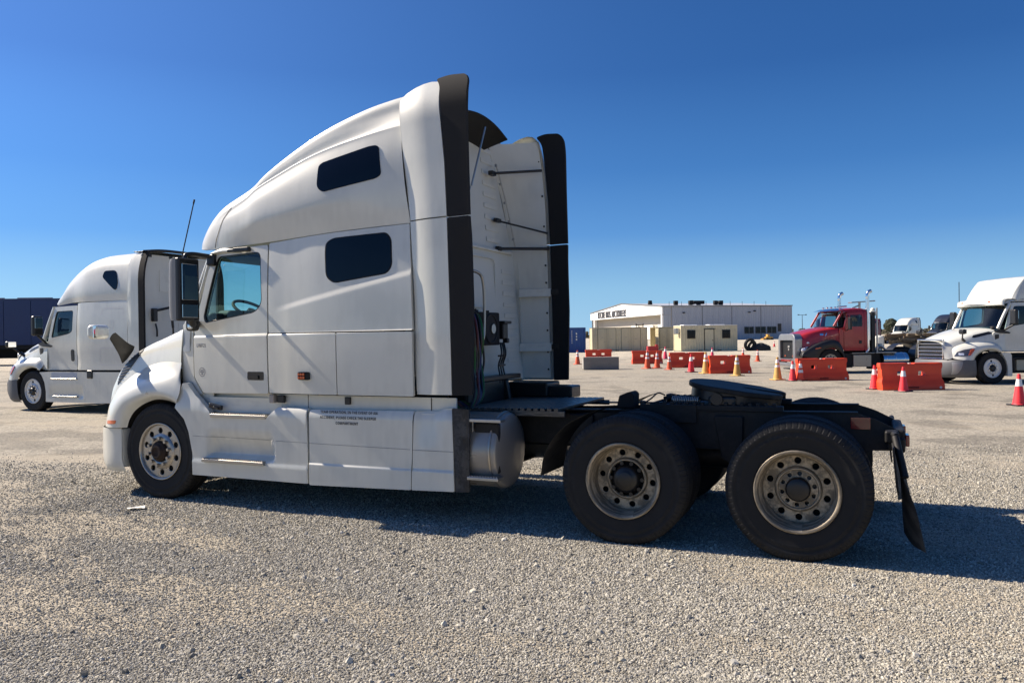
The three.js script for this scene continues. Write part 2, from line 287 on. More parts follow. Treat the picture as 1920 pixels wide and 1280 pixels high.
// ---------- ground ----------
{
  const pebble = tex(1024, (() => { // stones of two sizes as small domes
    const n = 1024, h = new Float32Array(n * n), r = RNG(5);
    for (const [cnt, r0, r1] of [[26000, 2.2, 4.2], [9000, 4, 7]]) for (let i = 0; i < cnt; i++) {
      const cx = r() * n, cy = r() * n, R = r0 + (r1 - r0) * r(), e = .6 + .4 * r(), a = r() * 3.14, top = .35 + .65 * r(), ca = Math.cos(a), sa = Math.sin(a);
      for (let y = -Math.ceil(R); y <= R; y++) for (let x = -Math.ceil(R); x <= R; x++) { const p = (x * ca + y * sa) / R, q = (y * ca - x * sa) / (R * e), d = p * p + q * q; if (d < 1) { const k = (((cy + y) % n + n) % n | 0) * n + (((cx + x) % n + n) % n | 0); h[k] = Math.max(h[k], top * Math.sqrt(1 - d) * R / 7); } }
    }
    return (u, v, x, y) => h[y * n + x];
  })(), [1, 1]);
  pebble.repeat.set(1 / 2.2, 1 / 2.2);
  const dustAt = (x, z) => { // pale packed dirt between the stones, drawn out along the wheel tracks
    const c = Math.cos(.42), s = Math.sin(.42), a = (x * c + z * s), b = (-x * s + z * c);
    const n = fbm(a * .3 + 40, b * 1.0 + 9, 4, 201) * .6 + fbm(a * 1.6 + 7, b * 3.0, 3, 207) * .4;
    return smooth(.50, .66, n);
  };
  const n = 2048, span = 40;
  const col = tex(n, (u, v, px, py) => {
    const x = u * span - span / 2, z = v * span - span / 2;
    // mirrored wrap: keep it seamless enough by construction
    const d = dustAt(x, z), g = hash2(px, py, 3), g2 = hash2(px >> 1, py >> 1, 8), m = fbm(x * .5, z * .5, 3, 55);
    const st = .385 + .34 * g * .55 + .34 * g2 * .45 + .06 * (m - .5);
    const stone = [st * 1.0, st * .972, st * .90], dust = [.60 + .06 * g, .57 + .06 * g, .51 + .06 * g];
    const k = d * .6, oil = smooth(.6, .72, fbm(x * .9 + 70, z * .9 + 13, 3, 411)) * .16;
    return stone.map((s, i) => (Math.sqrt(lerp(s * s, dust[i] * dust[i], k)) + .075) * (1 - oil));
  }, [1 / span, 1 / span], true);
  col.wrapS = col.wrapT = THREE.MirroredRepeatWrapping; col.offset.set(.5, .5);
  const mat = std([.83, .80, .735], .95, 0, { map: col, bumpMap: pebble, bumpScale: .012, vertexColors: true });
  // a sheet whose cells grow with distance, gently uneven
  const P = [], C = [], U = [], I = [], na = 120, rs = [0]; let r = .6; while (r < 3000) { rs.push(r); r *= r < 40 ? 1.09 : 1.28; }
  rs.forEach((R, i) => { for (let k = 0; k <= na; k++) { const a = k / na * 2 * Math.PI, x = Math.sin(a) * R, z = -Math.cos(a) * R; const d = Math.hypot(x, z);
    const y = 0;
    P.push(x, y, z); U.push(x, z);
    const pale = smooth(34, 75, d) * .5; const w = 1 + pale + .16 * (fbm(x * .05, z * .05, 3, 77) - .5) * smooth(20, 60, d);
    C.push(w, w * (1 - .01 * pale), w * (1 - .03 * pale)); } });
  for (let i = 0; i < rs.length - 1; i++) for (let k = 0; k < na; k++) { const p = i * (na + 1) + k, q = p + na + 1; I.push(p, p + 1, q, p + 1, q + 1, q); }
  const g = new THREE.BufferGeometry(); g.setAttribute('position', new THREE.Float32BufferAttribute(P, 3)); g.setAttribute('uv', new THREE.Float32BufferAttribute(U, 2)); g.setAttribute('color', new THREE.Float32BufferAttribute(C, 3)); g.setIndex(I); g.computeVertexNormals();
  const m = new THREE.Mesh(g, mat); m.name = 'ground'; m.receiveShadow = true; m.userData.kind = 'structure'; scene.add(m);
  tag(m, 'grey crushed stone lot with pale dusty patches', 'ground');
  // loose stones close to the camera
  const rnd = RNG(77), stoneGeo = (() => { const s = new THREE.IcosahedronGeometry(1, 0), p = s.attributes.position, q = RNG(9), seen = new Map(); for (let i = 0; i < p.count; i++) { const k = [p.getX(i), p.getY(i), p.getZ(i)].map((v) => v.toFixed(3)).join(); if (!seen.has(k)) seen.set(k, .72 + .5 * q()); const f = seen.get(k); p.setXYZ(i, p.getX(i) * f, p.getY(i) * f * .8, p.getZ(i) * f); } s.computeVertexNormals(); return s; })();
  const list = [], cap = 460000;
  for (let i = 0; i < 4e6 && list.length < cap; i++) {
    const d = 3.1 + 9.4 * Math.pow(rnd(), 1.35), a = (rnd() - .5) * 1.34, x = d * Math.tan(a), z = -d;
    if (Math.abs(x / d) > .72) continue;
    const du = dustAt(x, z); if (rnd() < du * .5 || rnd() < smooth(6.5, 12.4, d)) continue;
    list.push([x, z, d, du]);
  }
  const im = new THREE.InstancedMesh(stoneGeo, std([1, 1, 1], .9), list.length), mm = M4(), qq = new THREE.Quaternion(), ee = new THREE.Euler(), cc = new THREE.Color();
  list.forEach(([x, z, d, du], i) => {
    const s = (.0036 + .0058 * Math.pow(rnd(), 2.2)) * (1 - .25 * du) * (1 + .04 * (d - 3)) * (rnd() < .006 ? 1.5 + rnd() : 1); ee.set(rnd() * 6, rnd() * 6, rnd() * 6); qq.setFromEuler(ee);
    mm.compose(new THREE.Vector3(x, s * .25, z), qq, new THREE.Vector3(s * (1 + .5 * rnd()), s, s)); im.setMatrixAt(i, mm);
    const v = .17 + .36 * Math.pow(rnd(), 1.15), w = rnd() * .07; im.setColorAt(i, cc.setRGB(v * (1 + w), v * (.962 + w * .4), v * (.85 - w)));
  });
  im.name = 'gravel'; im.userData.kind = 'stuff'; tag(im, 'loose grey gravel stones scattered over the lot', 'gravel'); scene.add(im);
}

// ---------- wheels shared by the trucks ----------
function lathe(pts, seg = 48) { return G(xf(new THREE.LatheGeometry(pts.map((p) => new THREE.Vector2(p[0], p[1])), seg), [0, 0, 0], [Math.PI / 2, 0, 0])); } // axis becomes z, second number runs towards +z
const tyreShape = (R, w, rimR, seg = 64) => { // outer face at z = 0, runs back to z = -w
  const h = R - rimR, p = [[rimR, -w + .02], [rimR + h * .3, -w + .004], [R - .05, -w], [R - .012, -w + .03]];
  const gr = 4; for (let i = 0; i < gr; i++) { const a = -w + .055 + (w - .11) * (i + .5) / gr; p.push([R, a - .016], [R - .013, a - .012], [R - .013, a + .002], [R, a + .006]); }
  p.push([R - .001, -.04], [R - .012, -.022], [R - .03, -.008], [R - .055, 0], [R - .075, -.002], [R - .08, -.008], [rimR + h * .55, -.004], [rimR + h * .5, 0], [rimR + h * .46, -.004], [rimR + h * .22, -.010], [rimR + h * .16, -.006], [rimR + .012, -.014], [rimR, -.03]);
  return lathe(p, seg);
};
const discPlate = (R, holes, bore, th) => extrude(circlePts(0, 0, R, 64), th, { holes: [...holes, circlePts(0, 0, bore, 32)], bevel: .003 });
const ringHoles = (r, n, hr, a0 = 0) => Array.from({ length: n }, (_, i) => { const a = a0 + i / n * 2 * Math.PI; return circlePts(r * Math.cos(a), r * Math.sin(a), hr, 16); });
function nuts(r, n, size, z, h, a0 = 0) { return Array.from({ length: n }, (_, i) => { const a = a0 + i / n * 2 * Math.PI; return cyl(size, size * 1.15, h, r * Math.cos(a), r * Math.sin(a), z, [Math.PI / 2, 0, 0], 8); }); }
function steerWheel(parent, x, y, z, side, o = {}) {
  const { R = .515, w = .29, rimR = .292, spin = .1, rim = MT.alu, hub = MT.rust, n = 10, oneHole = false } = o;
  const wg = new THREE.Group(); wg.name = 'wheel'; wg.position.set(x, y, z); wg.rotation.set(0, side > 0 ? 0 : Math.PI, spin); parent.add(wg);
  part('tyre', [tyreShape(R, w, rimR)], MT.rubber, wg);
  const hs = oneHole ? ringHoles(.225, 2, .034, .7) : ringHoles(.222, n, .031, .15);
  part('rim', [lathe([[rimR, -.10], [rimR - .004, -.03], [rimR + .014, -.008], [rimR + .008, .002], [rimR - .008, -.004], [rimR - .014, -.03]]), xf(discPlate(rimR - .012, hs, .105, .02), [0, 0, -.045]), lathe([[.19, -.024], [.178, -.012], [.16, -.004], [.12, -.002], [.105, -.02]])], rim, wg);
  part('hub', [lathe([[.11, -.1], [.108, .010], [.094, .022], [.078, .026], [.072, .046], [.05, .052], [.045, .04], [0, .04]], 24)], hub, wg);
  each('nut', nuts(.145, 10, .0165, .012, .034), oneHole ? MT.chrome : rim, wg);
  part('brake_drum', [lathe([[.2, -.18], [.27, -.16], [.27, -.06], [.2, -.055], [0, -.055]], 24)], MT.liner, wg);
  return wg;
}
function dualWheel(parent, x, y, z, side, o = {}) {
  const { R = .522, w = .275, rimR = .292, spin = 0, rim = MT.steelTan, dark = false, inner = true } = o;
  const wg = new THREE.Group(); wg.name = 'wheel'; wg.position.set(x, y, z); wg.rotation.set(0, side > 0 ? 0 : Math.PI, spin); parent.add(wg);
  const tg = tyreShape(R, w, rimR);
  part('tyre', [tg], MT.rubber, wg);
  if (inner) part('tyre', tg.clone().translate(0, 0, -w - .06), MT.rubber, wg);
  const dz = -.158;
  part('rim', [lathe([[rimR + .012, -.014], [rimR + .017, -.004], [rimR + .008, .004], [rimR - .010, -.002], [rimR - .016, -.02], [rimR - .018, -.045], [rimR - .034, -.06], [rimR - .036, -.11], [rimR - .04, dz]]),
    xf(discPlate(rimR - .036, ringHoles(.212, 10, .0245, .2), .13, .016), [0, 0, dz - .012]), lathe([[.172, dz - .002], [.168, dz + .022], [.152, dz + .03], [.142, dz + .022], [.14, dz - .01]])], rim, wg);
  if (dark) {
    part('hub', [lathe([[.15, dz - .02], [.15, dz + .004], [.115, dz + .008], [.11, dz + .06], [.085, dz + .075], [.06, dz + .078], [.058, dz + .088], [0, dz + .09]], 32), ...nuts(.13, 10, .017, dz + .02, .04, .3)], MT.grease, wg);
  } else {
    part('hub_flange', [xf(discPlate(.142, ringHoles(.118, 10, .0165, .1), .088, .012), [0, 0, dz + .008])], rim, wg);
    part('hub', [lathe([[.142, dz - .02], [.1, dz - .018], [.088, dz - .01], [.09, dz + .05], [.075, dz + .066], [.03, dz + .07], [0, dz + .07]], 32)], MT.grease, wg);
  }
  part('brake_drum', [lathe([[.1, -.34], [.25, -.33], [.25, dz - .06], [.1, dz - .05], [0, dz - .05]], 24)], MT.liner, wg);
  return wg;
}

// ---------- the white truck that fills the picture ----------
const TX = 1.3609, TZ = -7.4739;
const MX0 = { mesh: std([.05, .05, .052], .6) };
const truck = thing('sleeper_truck', 'large white high roof sleeper truck parked in profile across the gravel, no trailer', 'semi truck', [TX, 0, TZ], -TH);
{
  const zBase = tab([[-4.95, 1.05], [-4.8, 1.092], [-4.5, 1.125], [-4.2, 1.148], [-3.6, 1.185], [-3.35, 1.20], [-3.0, 1.225], [-2.6, 1.236], [-1.9, 1.236], [-1.3, 1.24]]);
  const yBelt = (x) => 1.735 + .01 * (x + 3.6);
  const S = (x, y) => {
    let z = zBase(x);
    if (y > 1.9) z -= .035 * Math.pow((y - 1.9) / .8, 2);
    if (y < 1.74) { const t = (1.74 - y) / .6; z -= .012 * t * t; }
    z += .013 * (1 - smooth(-.012, .012, y - yBelt(x)));
    const ly = 1.98 + (x + 3.46) * .19, on = smooth(-3.55, -3.25, x); // bright diagonal crease over the sleeper
    z += on * .011 * (1 - smooth(-.035, .035, y - ly));
    return z;
  };
  const grp = (name, p = truck) => { const g = new THREE.Group(); g.name = name; p.add(g); return g; };
  // --- cab doors, seen through from side to side
  const win = roundPoly([[-4.475, 1.862, .05], [-4.50, 1.93, .04], [-4.298, 2.545, .05], [-3.70, 2.562, .07], [-3.672, 2.04, .1], [-3.765, 1.955, .1]], .06);
  const doorOut = roundPoly([[-4.365, 2.60, .03], [-3.606, 2.622, .03], [-3.606, 1.150, .02], [-4.515, 1.139, .03], [-4.64, 1.303, .03], [-4.64, 1.8, .03], [-4.585, 1.93, .05]], .03);
  const winIn = win.map(([x, y]) => [lerp(x, -4.08, .035), lerp(y, 2.21, .04)]);
  const doorG = panel(doorOut, S, { holes: [win], lip: .05, dx: .06, dy: .012 }), sealG = panel(win, off(S, -.006), { holes: [winIn], lip: .02 }), glassG = panel(winIn, off(S, -.018), { lip: 0 });
  const doorIn = panel(doorOut.map(([x, y]) => [lerp(x, -4.1, .01), lerp(y, 1.9, .01)]), off(S, -.055), { holes: [win], lip: .01 });
  for (const sd of [1, -1]) {
    const f = (g) => sd > 0 ? g : mirrorZ(g);
    const d = part('door', f(doorG), MT.white, truck);
    part('window_seal', f(sealG), MT.black, d); part('window', f(glassG), MT.glass, d); part('door_lining', f(doorIn), MT.liner, d);
    if (sd > 0) {
      const hp = roundPoly(rectPts(-3.872, 1.282, -3.655, 1.366, .014));
      part('door_handle', [panel(hp, off(S, .003), { lip: .02 }), panel(roundPoly(rectPts(-3.862, 1.292, -3.72, 1.33, .01)), off(S, .016), { lip: .015 })], MT.blackGloss, d);
      part('belt_line', strip([[-4.2, 1.733], [-3.61, 1.742]], .008, S, .004), MT.whiteFlat, d);
      const ring = circlePts(-4.52, 1.356, .048, 28), SD = off(S, .002);
      part('round_decal', [panel(ring, SD, { holes: [circlePts(-4.52, 1.356, .041, 28)], lip: 0 }), panel(roundPoly(rectPts(-4.55, 1.352, -4.49, 1.366, .004)), SD, { lip: 0 }), panel(roundPoly(rectPts(-4.545, 1.372, -4.495, 1.38, .003)), SD, { lip: 0 }), panel(roundPoly(rectPts(-4.533, 1.328, -4.507, 1.346, .004)), SD, { lip: 0 })], MT.printGrey, d);
      part('unit_number', lettering('UNF2LU', .038, -4.50, 1.613, S(-4.5, 1.62) + .004, .85), MT.printGrey, d);
      part('sun_brow', patch([0, .25, .5, .75, 1].map((t) => { const x = lerp(-4.36, -3.98, t), h = .045 * Math.sin(Math.PI * clamp(t * .9 + .08)); return [[x, 2.565 + t * .01, S(x, 2.58) + .002], [x, 2.567 + h * .4, S(x, 2.58) + .045], [x, 2.575 + h, S(x, 2.6) + .03], [x, 2.58 + h, S(x, 2.6) + .002]]; }), 4, 4), MT.white, d);
      part('grab_bracket', [box(.20, .045, .05, -3.93, 2.592, S(-3.93, 2.59) + .03, .01), box(.13, .03, .03, -4.05, 2.588, S(-3.93, 2.59) + .03, .008)], MT.black, d);
    }
  }
  // A pillars, cowl, windscreen
  for (const sd of [1, -1]) {
    const f = (g) => sd > 0 ? g : mirrorZ(g);
    part('pillar', f(merge([tube([[-4.80, 1.85, 1.05], [-4.62, 2.22, 1.05], [-4.44, 2.57, 1.06]], .032, 16, 10), tube([[-4.705, 1.87, 1.085], [-4.55, 2.2, 1.09], [-4.40, 2.56, 1.095]], .024, 16, 10)])), MT.white, truck);
    part('windscreen_seal', f(G(tube([[-4.775, 1.85, 1.075], [-4.60, 2.2, 1.075], [-4.43, 2.56, 1.075]], .012, 16, 6))), MT.black, truck);
    part('cowl', f(panel(roundPoly([[-4.828, 1.862], [-4.655, 1.868], [-4.655, 1.295], [-4.53, 1.128], [-4.68, 1.122], [-4.84, 1.21], [-4.85, 1.40]], .02), (x, y) => S(x, y) - .004, { lip: .06 })), MT.white, truck);
  }
  part('cowl_grille', panel(roundPoly(rectPts(-4.805, 1.57, -4.70, 1.80, .015)), off(S, .004), { lip: .01 }), std([.32, .36, .40], .6), truck);
  part('windscreen', patch([0, .5, 1].map((t) => [[1, 1.0], [.6, .62], [0, 0], [-.6, -.62], [-1, -1.0]].map(([k, z]) => { const b = (1 - k * k) * .28; return [lerp(-4.80, -4.46, t) - b, lerp(1.86, 2.60, t), z * 1.03]; })), 4, 6), MT.glass, truck);
  // --- sleeper side panels
  const yTop = lin([[-4.6, 2.606], [-4.36, 2.613], [-3.57, 2.641], [-2.69, 2.688], [-1.9, 2.712]]);
  const rear = lin([[1.1, -1.898], [1.9, -1.908], [2.03, -1.912], [2.72, -1.946]]);
  const up = [[-3.588, 1.748], [-3.588, 2.633], ...[-3.2, -2.8, -2.4].map((x) => [x, yTop(x)]), [-1.95, yTop(-1.95)], [rear(2.2), 2.2], [rear(1.76), 1.752]];
  for (const sd of [1, -1]) {
    const f = (g) => sd > 0 ? g : mirrorZ(g);
    part('sleeper_panel', f(panel(roundPoly(up, .012), S, { dx: .06, dy: .009 })), MT.white, truck);
    part('sleeper_panel', f(panel(roundPoly(rectPts(-3.588, 1.158, -2.738, 1.738, .014)), S, { dx: .06, dy: .012 })), MT.white, truck);
    part('luggage_door', f(panel(roundPoly(rectPts(-2.728, 1.158, -1.906, 1.738, .014)), S, { dx: .06, dy: .012 })), MT.white, truck);
    part('lower_rail', f(panel(roundPoly(rectPts(-4.45, .93, -1.53, 1.142, .01)), (x, y) => zBase(x) - .095, { lip: .02 })), MT.whiteFlat, truck);
  }
  const lowWin = roundPoly([[-2.868, 2.50], [-2.862, 2.585], [-2.78, 2.624], [-2.20, 2.640], [-2.145, 2.58], [-2.132, 2.34], [-2.185, 2.275], [-2.76, 2.212], [-2.852, 2.27]], .07);
  part('sleeper_window', panel(lowWin, off(S, .004), { lip: .01 }), MT.glassDark, truck);
  part('window_seal', panel(lowWin.map(([x, y]) => [lerp(x, -2.5, -.03), lerp(y, 2.43, -.045)]), off(S, .0015), { lip: .002 }), MT.trim, truck);
  { const lamp = part('side_marker', panel(roundPoly(rectPts(-3.186, 1.294, -3.048, 1.37, .02)), off(S, .022), { lip: .022 }), MT.trim, truck);
    each('lens', [0, 1, 2].flatMap((i) => [0, 1].map((j) => box(.022, .024, .012, -3.165 + i * .028, 1.316 + j * .032, S(-3.1, 1.33) + .028, .004))), MT.orangeLamp, lamp); }
  part('step_bracket', [box(.055, .085, .06, -3.575, 1.10, 1.15, .01)], std([.32, .29, .26], .6), truck);
  part('latch', [box(.085, .072, .04, -3.49, 1.096, 1.13, .008)], MT.black, truck);
  part('latch', [box(.062, .07, .03, -2.682, 1.096, 1.15, .008)], MT.black, truck);
  each('rail_seam', [box(.006, .2, .004, -3.17, 1.04, 1.118, 0), box(.006, .2, .004, -1.78, 1.04, 1.146, 0)], MT.liner, truck);

  // --- roof cap
  const fF = lin([[1.1, -1.886], [2.03, -1.9], [2.72, -1.934], [3.09, -1.975], [3.53, -2.02], [3.84, -2.05]]);
  const T8 = [[-4.63, 2.645], [-4.61, 2.748], [-4.53, 2.885], [-4.42, 3.004], [-4.27, 3.10], [-3.945, 3.236], [-3.76, 3.36], [-3.49, 3.50], [-3.155, 3.645], [-2.835, 3.755], [-2.465, 3.852], [-2.186, 3.90], [-2.03, 3.918]];
  const XS = [-4.42, -4.39, -4.34, -4.27, -4.17, -3.92, -3.76, -3.49, -3.155, -2.835, -2.465, -2.186, -2.03];
  const yr = tab([[-4.1, 3.06], [-3.75, 3.215], [-3.4, 3.34], [-3.03, 3.455], [-2.72, 3.515], [-2.36, 3.575], [-2.03, 3.615]]);
  const rows = T8.map(([x8, t8], i) => {
    const xs = XS[i], ys = yTop(xs) + .008, k = smooth(3, 6, i), r = yr(xs), b = S(xs, ys), zt = Math.min(1.03, b - .175), led = 1 - smooth(8.5, 12, i) * .75, bul = smooth(1, 6, i) * (1 - .8 * smooth(8, 12, i)), hr = r - ys;
    const bow = lerp(.30, .02, smooth(0, 6, i));
    const ridge = [[ys, b - .003], [ys + hr * .2, b + .012 + .012 * bul], [ys + hr * .42, b + .018 + .026 * bul], [ys + hr * .72, b + .012 + .012 * bul], [r - .04, b - .02], [r, b - .03], [r + .024, b - .04 - .06 * led], [lerp(r, t8, .5), b - .108], [lerp(r, t8, .84), b - .124]];
    const arc = ridge.map((_, j) => { const a = j / 9 * Math.PI / 2; return [ys + (t8 - ys) * Math.sin(a), zt + (b - zt) * Math.pow(Math.cos(a), .8) ]; });
    return [...ridge.map((q, j) => { const y = lerp(arc[j][0], q[0], k), z = lerp(arc[j][1], q[1], k), f = (y - ys) / Math.max(.02, t8 - ys); return [lerp(xs, x8, f), y, z]; }), [x8, t8, zt], [x8 - bow * .35, t8 + .03, zt * .76], [x8 - bow * .8, t8 + .05, zt * .4], [x8 - bow, t8 + .055, 0]];
  });
  rows.forEach((r, i) => { const k = [0, 0, 0, 0, 0, 0, 0, 0, .1, .3, .6, .85, 1][i]; if (k) for (const q of r) { const y = Math.min(q[1], 3.9); q[0] += k * (fF(y) - .008 + 2.03); } });
  const capG = patch(rows, 5, 5);
  part('roof_cap', [capG, mirrorZ(capG)], MT.white, truck);
  const SC = surfaceOf([capG], 1.2);
  const upWin = roundPoly([[-2.94, 3.325, .05], [-2.90, 3.352], [-2.36, 3.452, .05], [-2.262, 3.45, .07], [-2.225, 3.17, .08], [-2.285, 3.14], [-2.88, 3.065, .08], [-2.945, 3.12, .07]], .05);
  part('roof_window', panel(upWin, off(SC, .007), { lip: .02, max: .08 }), MT.glassDark, truck);
  part('roof_seam', [strip([[-4.335, 2.635], [-4.32, 2.72], [-4.23, 2.93], [-4.13, 3.04]], .009, SC, .003, 6)], MT.trim, truck);

  // --- side fairings behind the sleeper and the dark flexible edges
  const fR = lin([[1.1, -1.512], [2.02, -1.525], [2.735, -1.54], [3.23, -1.558], [3.89, -1.62]]);
  const SF = (x, y) => { const u = clamp((x - fF(y)) / (fR(y) - fF(y))); let z = 1.212 + .045 * Math.sin(Math.min(1, u * 1.5) * Math.PI / 2) ; if (y > 3.6) z -= .13 * Math.pow((y - 3.6) / .37, 2.2); if (y > 2.74 && y < 3.3) z -= .006 * Math.sin((y - 2.74) / .56 * Math.PI) * (1 - u); return z; };
  const fu = [[fF(2.745) + .006, 2.733], [fF(3.1), 3.1], [fF(3.5), 3.5], [-2.05, 3.83], [-1.995, 3.89], [-1.91, 3.935], [-1.83, 3.962], [-1.745, 3.975], [-1.68, 3.965], [-1.635, 3.92], [fR(3.6), 3.6], [fR(3.2), 3.2], [fR(2.75), 2.742]];
  const fl = [[fF(1.17), 1.175], [fF(2.03), 2.03], [fF(2.72), 2.722], [fR(2.72), 2.730], [fR(2.02), 2.02], [fR(1.18), 1.178]];
  const SE = (x, y) => 1.253 - (y > 3.7 ? .09 * Math.pow((y - 3.7) / .3, 2.2) : 0) - .02 * smooth(-1.52, -1.33, x) * (1 - smooth(2.5, 2.72, y));
  const eu = roundPoly([[-1.535, 2.738], [-1.553, 3.23], [-1.612, 3.90, .06], [-1.665, 3.972, .03], [-1.55, 3.998, .1], [-1.375, 3.985, .06], [-1.336, 3.92, .05], [-1.332, 3.35], [-1.322, 2.742]], 0);
  const el = roundPoly([[-1.507, 1.172], [-1.52, 2.02], [-1.534, 2.726], [-1.322, 2.730], [-1.308, 1.965], [-1.328, 1.18]], .012);
  const side = (f) => {
    part('side_fairing', f(panel(fu, SF, { lip: .05, dx: .02, dy: .05 })), MT.white, truck); part('side_fairing', f(panel(fl, SF, { lip: .05, dx: .02, dy: .08 })), MT.white, truck);
    part('fairing_edge', f(merge([panel(eu, SE, { lip: .035, dx: .03, dy: .04 }), panel(eu, off(SE, -.036), { lip: 0 })])), MT.trim, truck);
    part('fairing_edge', f(merge([panel(el, SE, { lip: .035 }), panel(el, off(SE, -.036), { lip: 0 })])), MT.trim, truck);
  };
  side((g) => g); side(mirrorZ);
  // --- back wall with pressed ribs, inner sides of the fairings
  const wx = (y) => lerp(-1.88, -2.06, (y - 1.2) / 2.6);
  const wall = grp('rear_wall');
  const wz = lin([[1.1, 1.2], [2.6, 1.16], [3.2, 1.02], [3.8, .74]]);
  part('wall_sheet', patch([1.2, 1.6, 2.0, 2.4, 2.62, 2.68, 3.0, 3.4, 3.8].map((y) => [1, .5, 0, -.5, -1].map((k) => [wx(y) + (y > 2.65 ? -.02 : 0), y, wz(y) * k])), 3, 4), MT.whiteFlat, wall);
  for (const f of [(g) => g, mirrorZ]) part('fairing_lining', f(patch([1.2, 1.8, 2.4, 2.8, 3.2, 3.6, 3.86].map((y) => [0, .3, .65, 1].map((t) => { const z1 = SF(fR(y), y) - .05; return [lerp(wx(y) - .02, fR(y) - .03, t), y + (y > 3.8 ? t * .06 : 0), lerp(wz(y), z1, t < .01 ? 0 : Math.pow(t, .75))]; })), 4, 5)), MT.whiteFlat, truck);
  const ribs = []; for (const [y0, n, z0, z1] of [[1.42, 9, -1.12, -.78], [1.42, 9, .5, 1.0], [2.76, 9, -.85, -.5], [2.76, 9, -.1, .3], [2.76, 8, .5, .8]]) for (let i = 0; i < n; i++) { const y = y0 + i * .125; if (Math.abs(y - 2.65) < .07) continue; ribs.push(box(.006, .05, z1 - z0, wx(y) + (y > 2.65 ? -.014 : .006), y, (z0 + z1) / 2, .005)); }
  each('rib', ribs, MT.whiteFlat, wall);
  { const fr = roundPoly(rectPts(-.58, 2.02, .6, 2.55, .1)), hl = roundPoly(rectPts(-.565, 2.035, .585, 2.535, .09)); const g = extrude(fr, .012, { holes: [hl], bevel: .003 }); xf(g, [0, 0, 0], [0, Math.PI / 2, 0]); xf(g, [wx(2.3) + .002, 0, 0]); part('hatch_frame', g, MT.whiteFlat, wall); }
  part('cross_rail', [box(.03, .03, 2.2, wx(2.64) + .012, 2.64, 0, .008), box(.02, .02, .9, wx(2.02) + .02, 2.0, .25, .006)], MT.whiteFlat, wall);
  part('notice', [box(.004, .13, .09, wx(2.46) + .008, 2.43, .42, 0)], std([.55, .5, .12], .7), wall);
  part('piping', [tube([[-1.98, 3.62, -.72], [-1.94, 3.2, -.9], [-1.9, 2.7, -1.05]], .008), ...[3.6, 3.4, 3.2, 3.0, 2.8].map((y) => cyl(.014, .014, .02, lerp(-1.9, -1.98, (y - 2.7) / .9), y, lerp(-1.05, -.72, (y - 2.7) / .9), [0, 0, Math.PI / 2], 10))], MT.aluDull, wall);
  // struts and brackets across to the far fairing, and the same behind the near one
  for (const f of [(g) => g, mirrorZ]) {
    part('strut', f(merge([bar([-1.98, 3.49, .60], [-1.60, 3.585, 1.14], .016), box(.06, .05, .1, -1.97, 3.49, .6, .01)])), MT.black, truck);
    part('strut', f(merge([bar([-1.96, 2.98, .74], [-1.56, 2.87, 1.2], .011), box(.05, .045, .12, -1.97, 2.985, .72, .01)])), MT.black, truck);
    part('strut', f(merge([bar([-1.95, 2.67, .74], [-1.54, 2.69, 1.2], .017), box(.05, .05, .08, -1.96, 2.67, .72, .01)])), MT.black, truck);
    for (const y of [2.19, 1.56]) { const b = part('fairing_bracket', f(merge([box(.38, .085, .02, -1.715, y, 1.175, .006, [0, -.2, 0]), box(.38, .012, .05, -1.715, y - .046, 1.17, .004, [0, -.2, 0])])), MT.whiteFlat, truck); part('edge_bracket', f(merge([box(.10, .06, .02, -1.485, y, 1.215, .005), box(.02, .02, .012, -1.51, y, 1.2, .004), box(.02, .02, .012, -1.465, y, 1.2, .004)])), MT.black, b); }
    each('screw', [1.3, 1.5, 1.75, 1.95, 2.3, 2.5, 2.95, 3.3, 3.7].map((y) => xf(new THREE.SphereGeometry(.012, 8, 6), [fR(y) - .05, y, SF(fR(y), y) - .062])).map(f), MT.trim, truck);
  }
  part('roof_spoiler', [patch([0, .5, 1].map((t) => [-1, -.93, -.6, -.2, .2, .6, .93, 1].map((k) => [lerp(-2.1, -1.79, t), lerp(3.79, 3.962 - .09 * k * k, t) - .02 * k * k, k * .6])), 4, 4), patch([0, .5, 1].map((t) => [-1, -.93, -.6, -.2, .2, .6, .93, 1].map((k) => [lerp(-2.1, -1.79, t), lerp(3.77, 3.945 - .09 * k * k, t) - .02 * k * k, k * .6])), 4, 4), tube([-1, -.6, -.2, .2, .6, 1].map((k) => [-1.79, 3.953 - .11 * k * k, k * .6]), .012)], MT.trim, truck);
  part('spoiler_hook', [tube([[-1.95, 3.82, .30], [-1.93, 3.78, .29], [-1.94, 3.745, .22], [-1.96, 3.76, .12], [-1.97, 3.80, .06]], .012)], MT.black, truck);
  part('gas_strut', [bar([-1.75, 3.83, .02], [-1.80, 3.2, .25], .010), bar([-1.80, 3.24, .24], [-1.86, 2.68, .42], .005), box(.06, .05, .07, -1.88, 2.665, .42, .012)], MT.aluDull, truck);
  // grab rail, cooler box, air lines
  part('grab_rail', tube([[-1.86, 2.325, .52], [-1.74, 2.335, .44], [-1.69, 2.30, .30], [-1.68, 2.22, .26], [-1.68, 1.8, .25], [-1.685, 1.65, .28], [-1.72, 1.57, .38], [-1.86, 1.555, .5]], .016, 48, 10), MT.alu, truck);
  const cool = part('cooler_unit', [box(.13, .34, .62, -1.80, 1.765, .07, .015), cyl(.03, .03, .02, -1.8, 1.945, .2), cyl(.03, .03, .02, -1.8, 1.945, -.05)], MT.trim, truck);
  part('fan', [xf(new THREE.TorusGeometry(.145, .012, 8, 36), [-1.733, 1.765, -.02], [0, Math.PI / 2, 0]), cyl(.14, .14, .01, -1.737, 1.765, -.02, [0, 0, Math.PI / 2], 36)], MT.liner, cool);
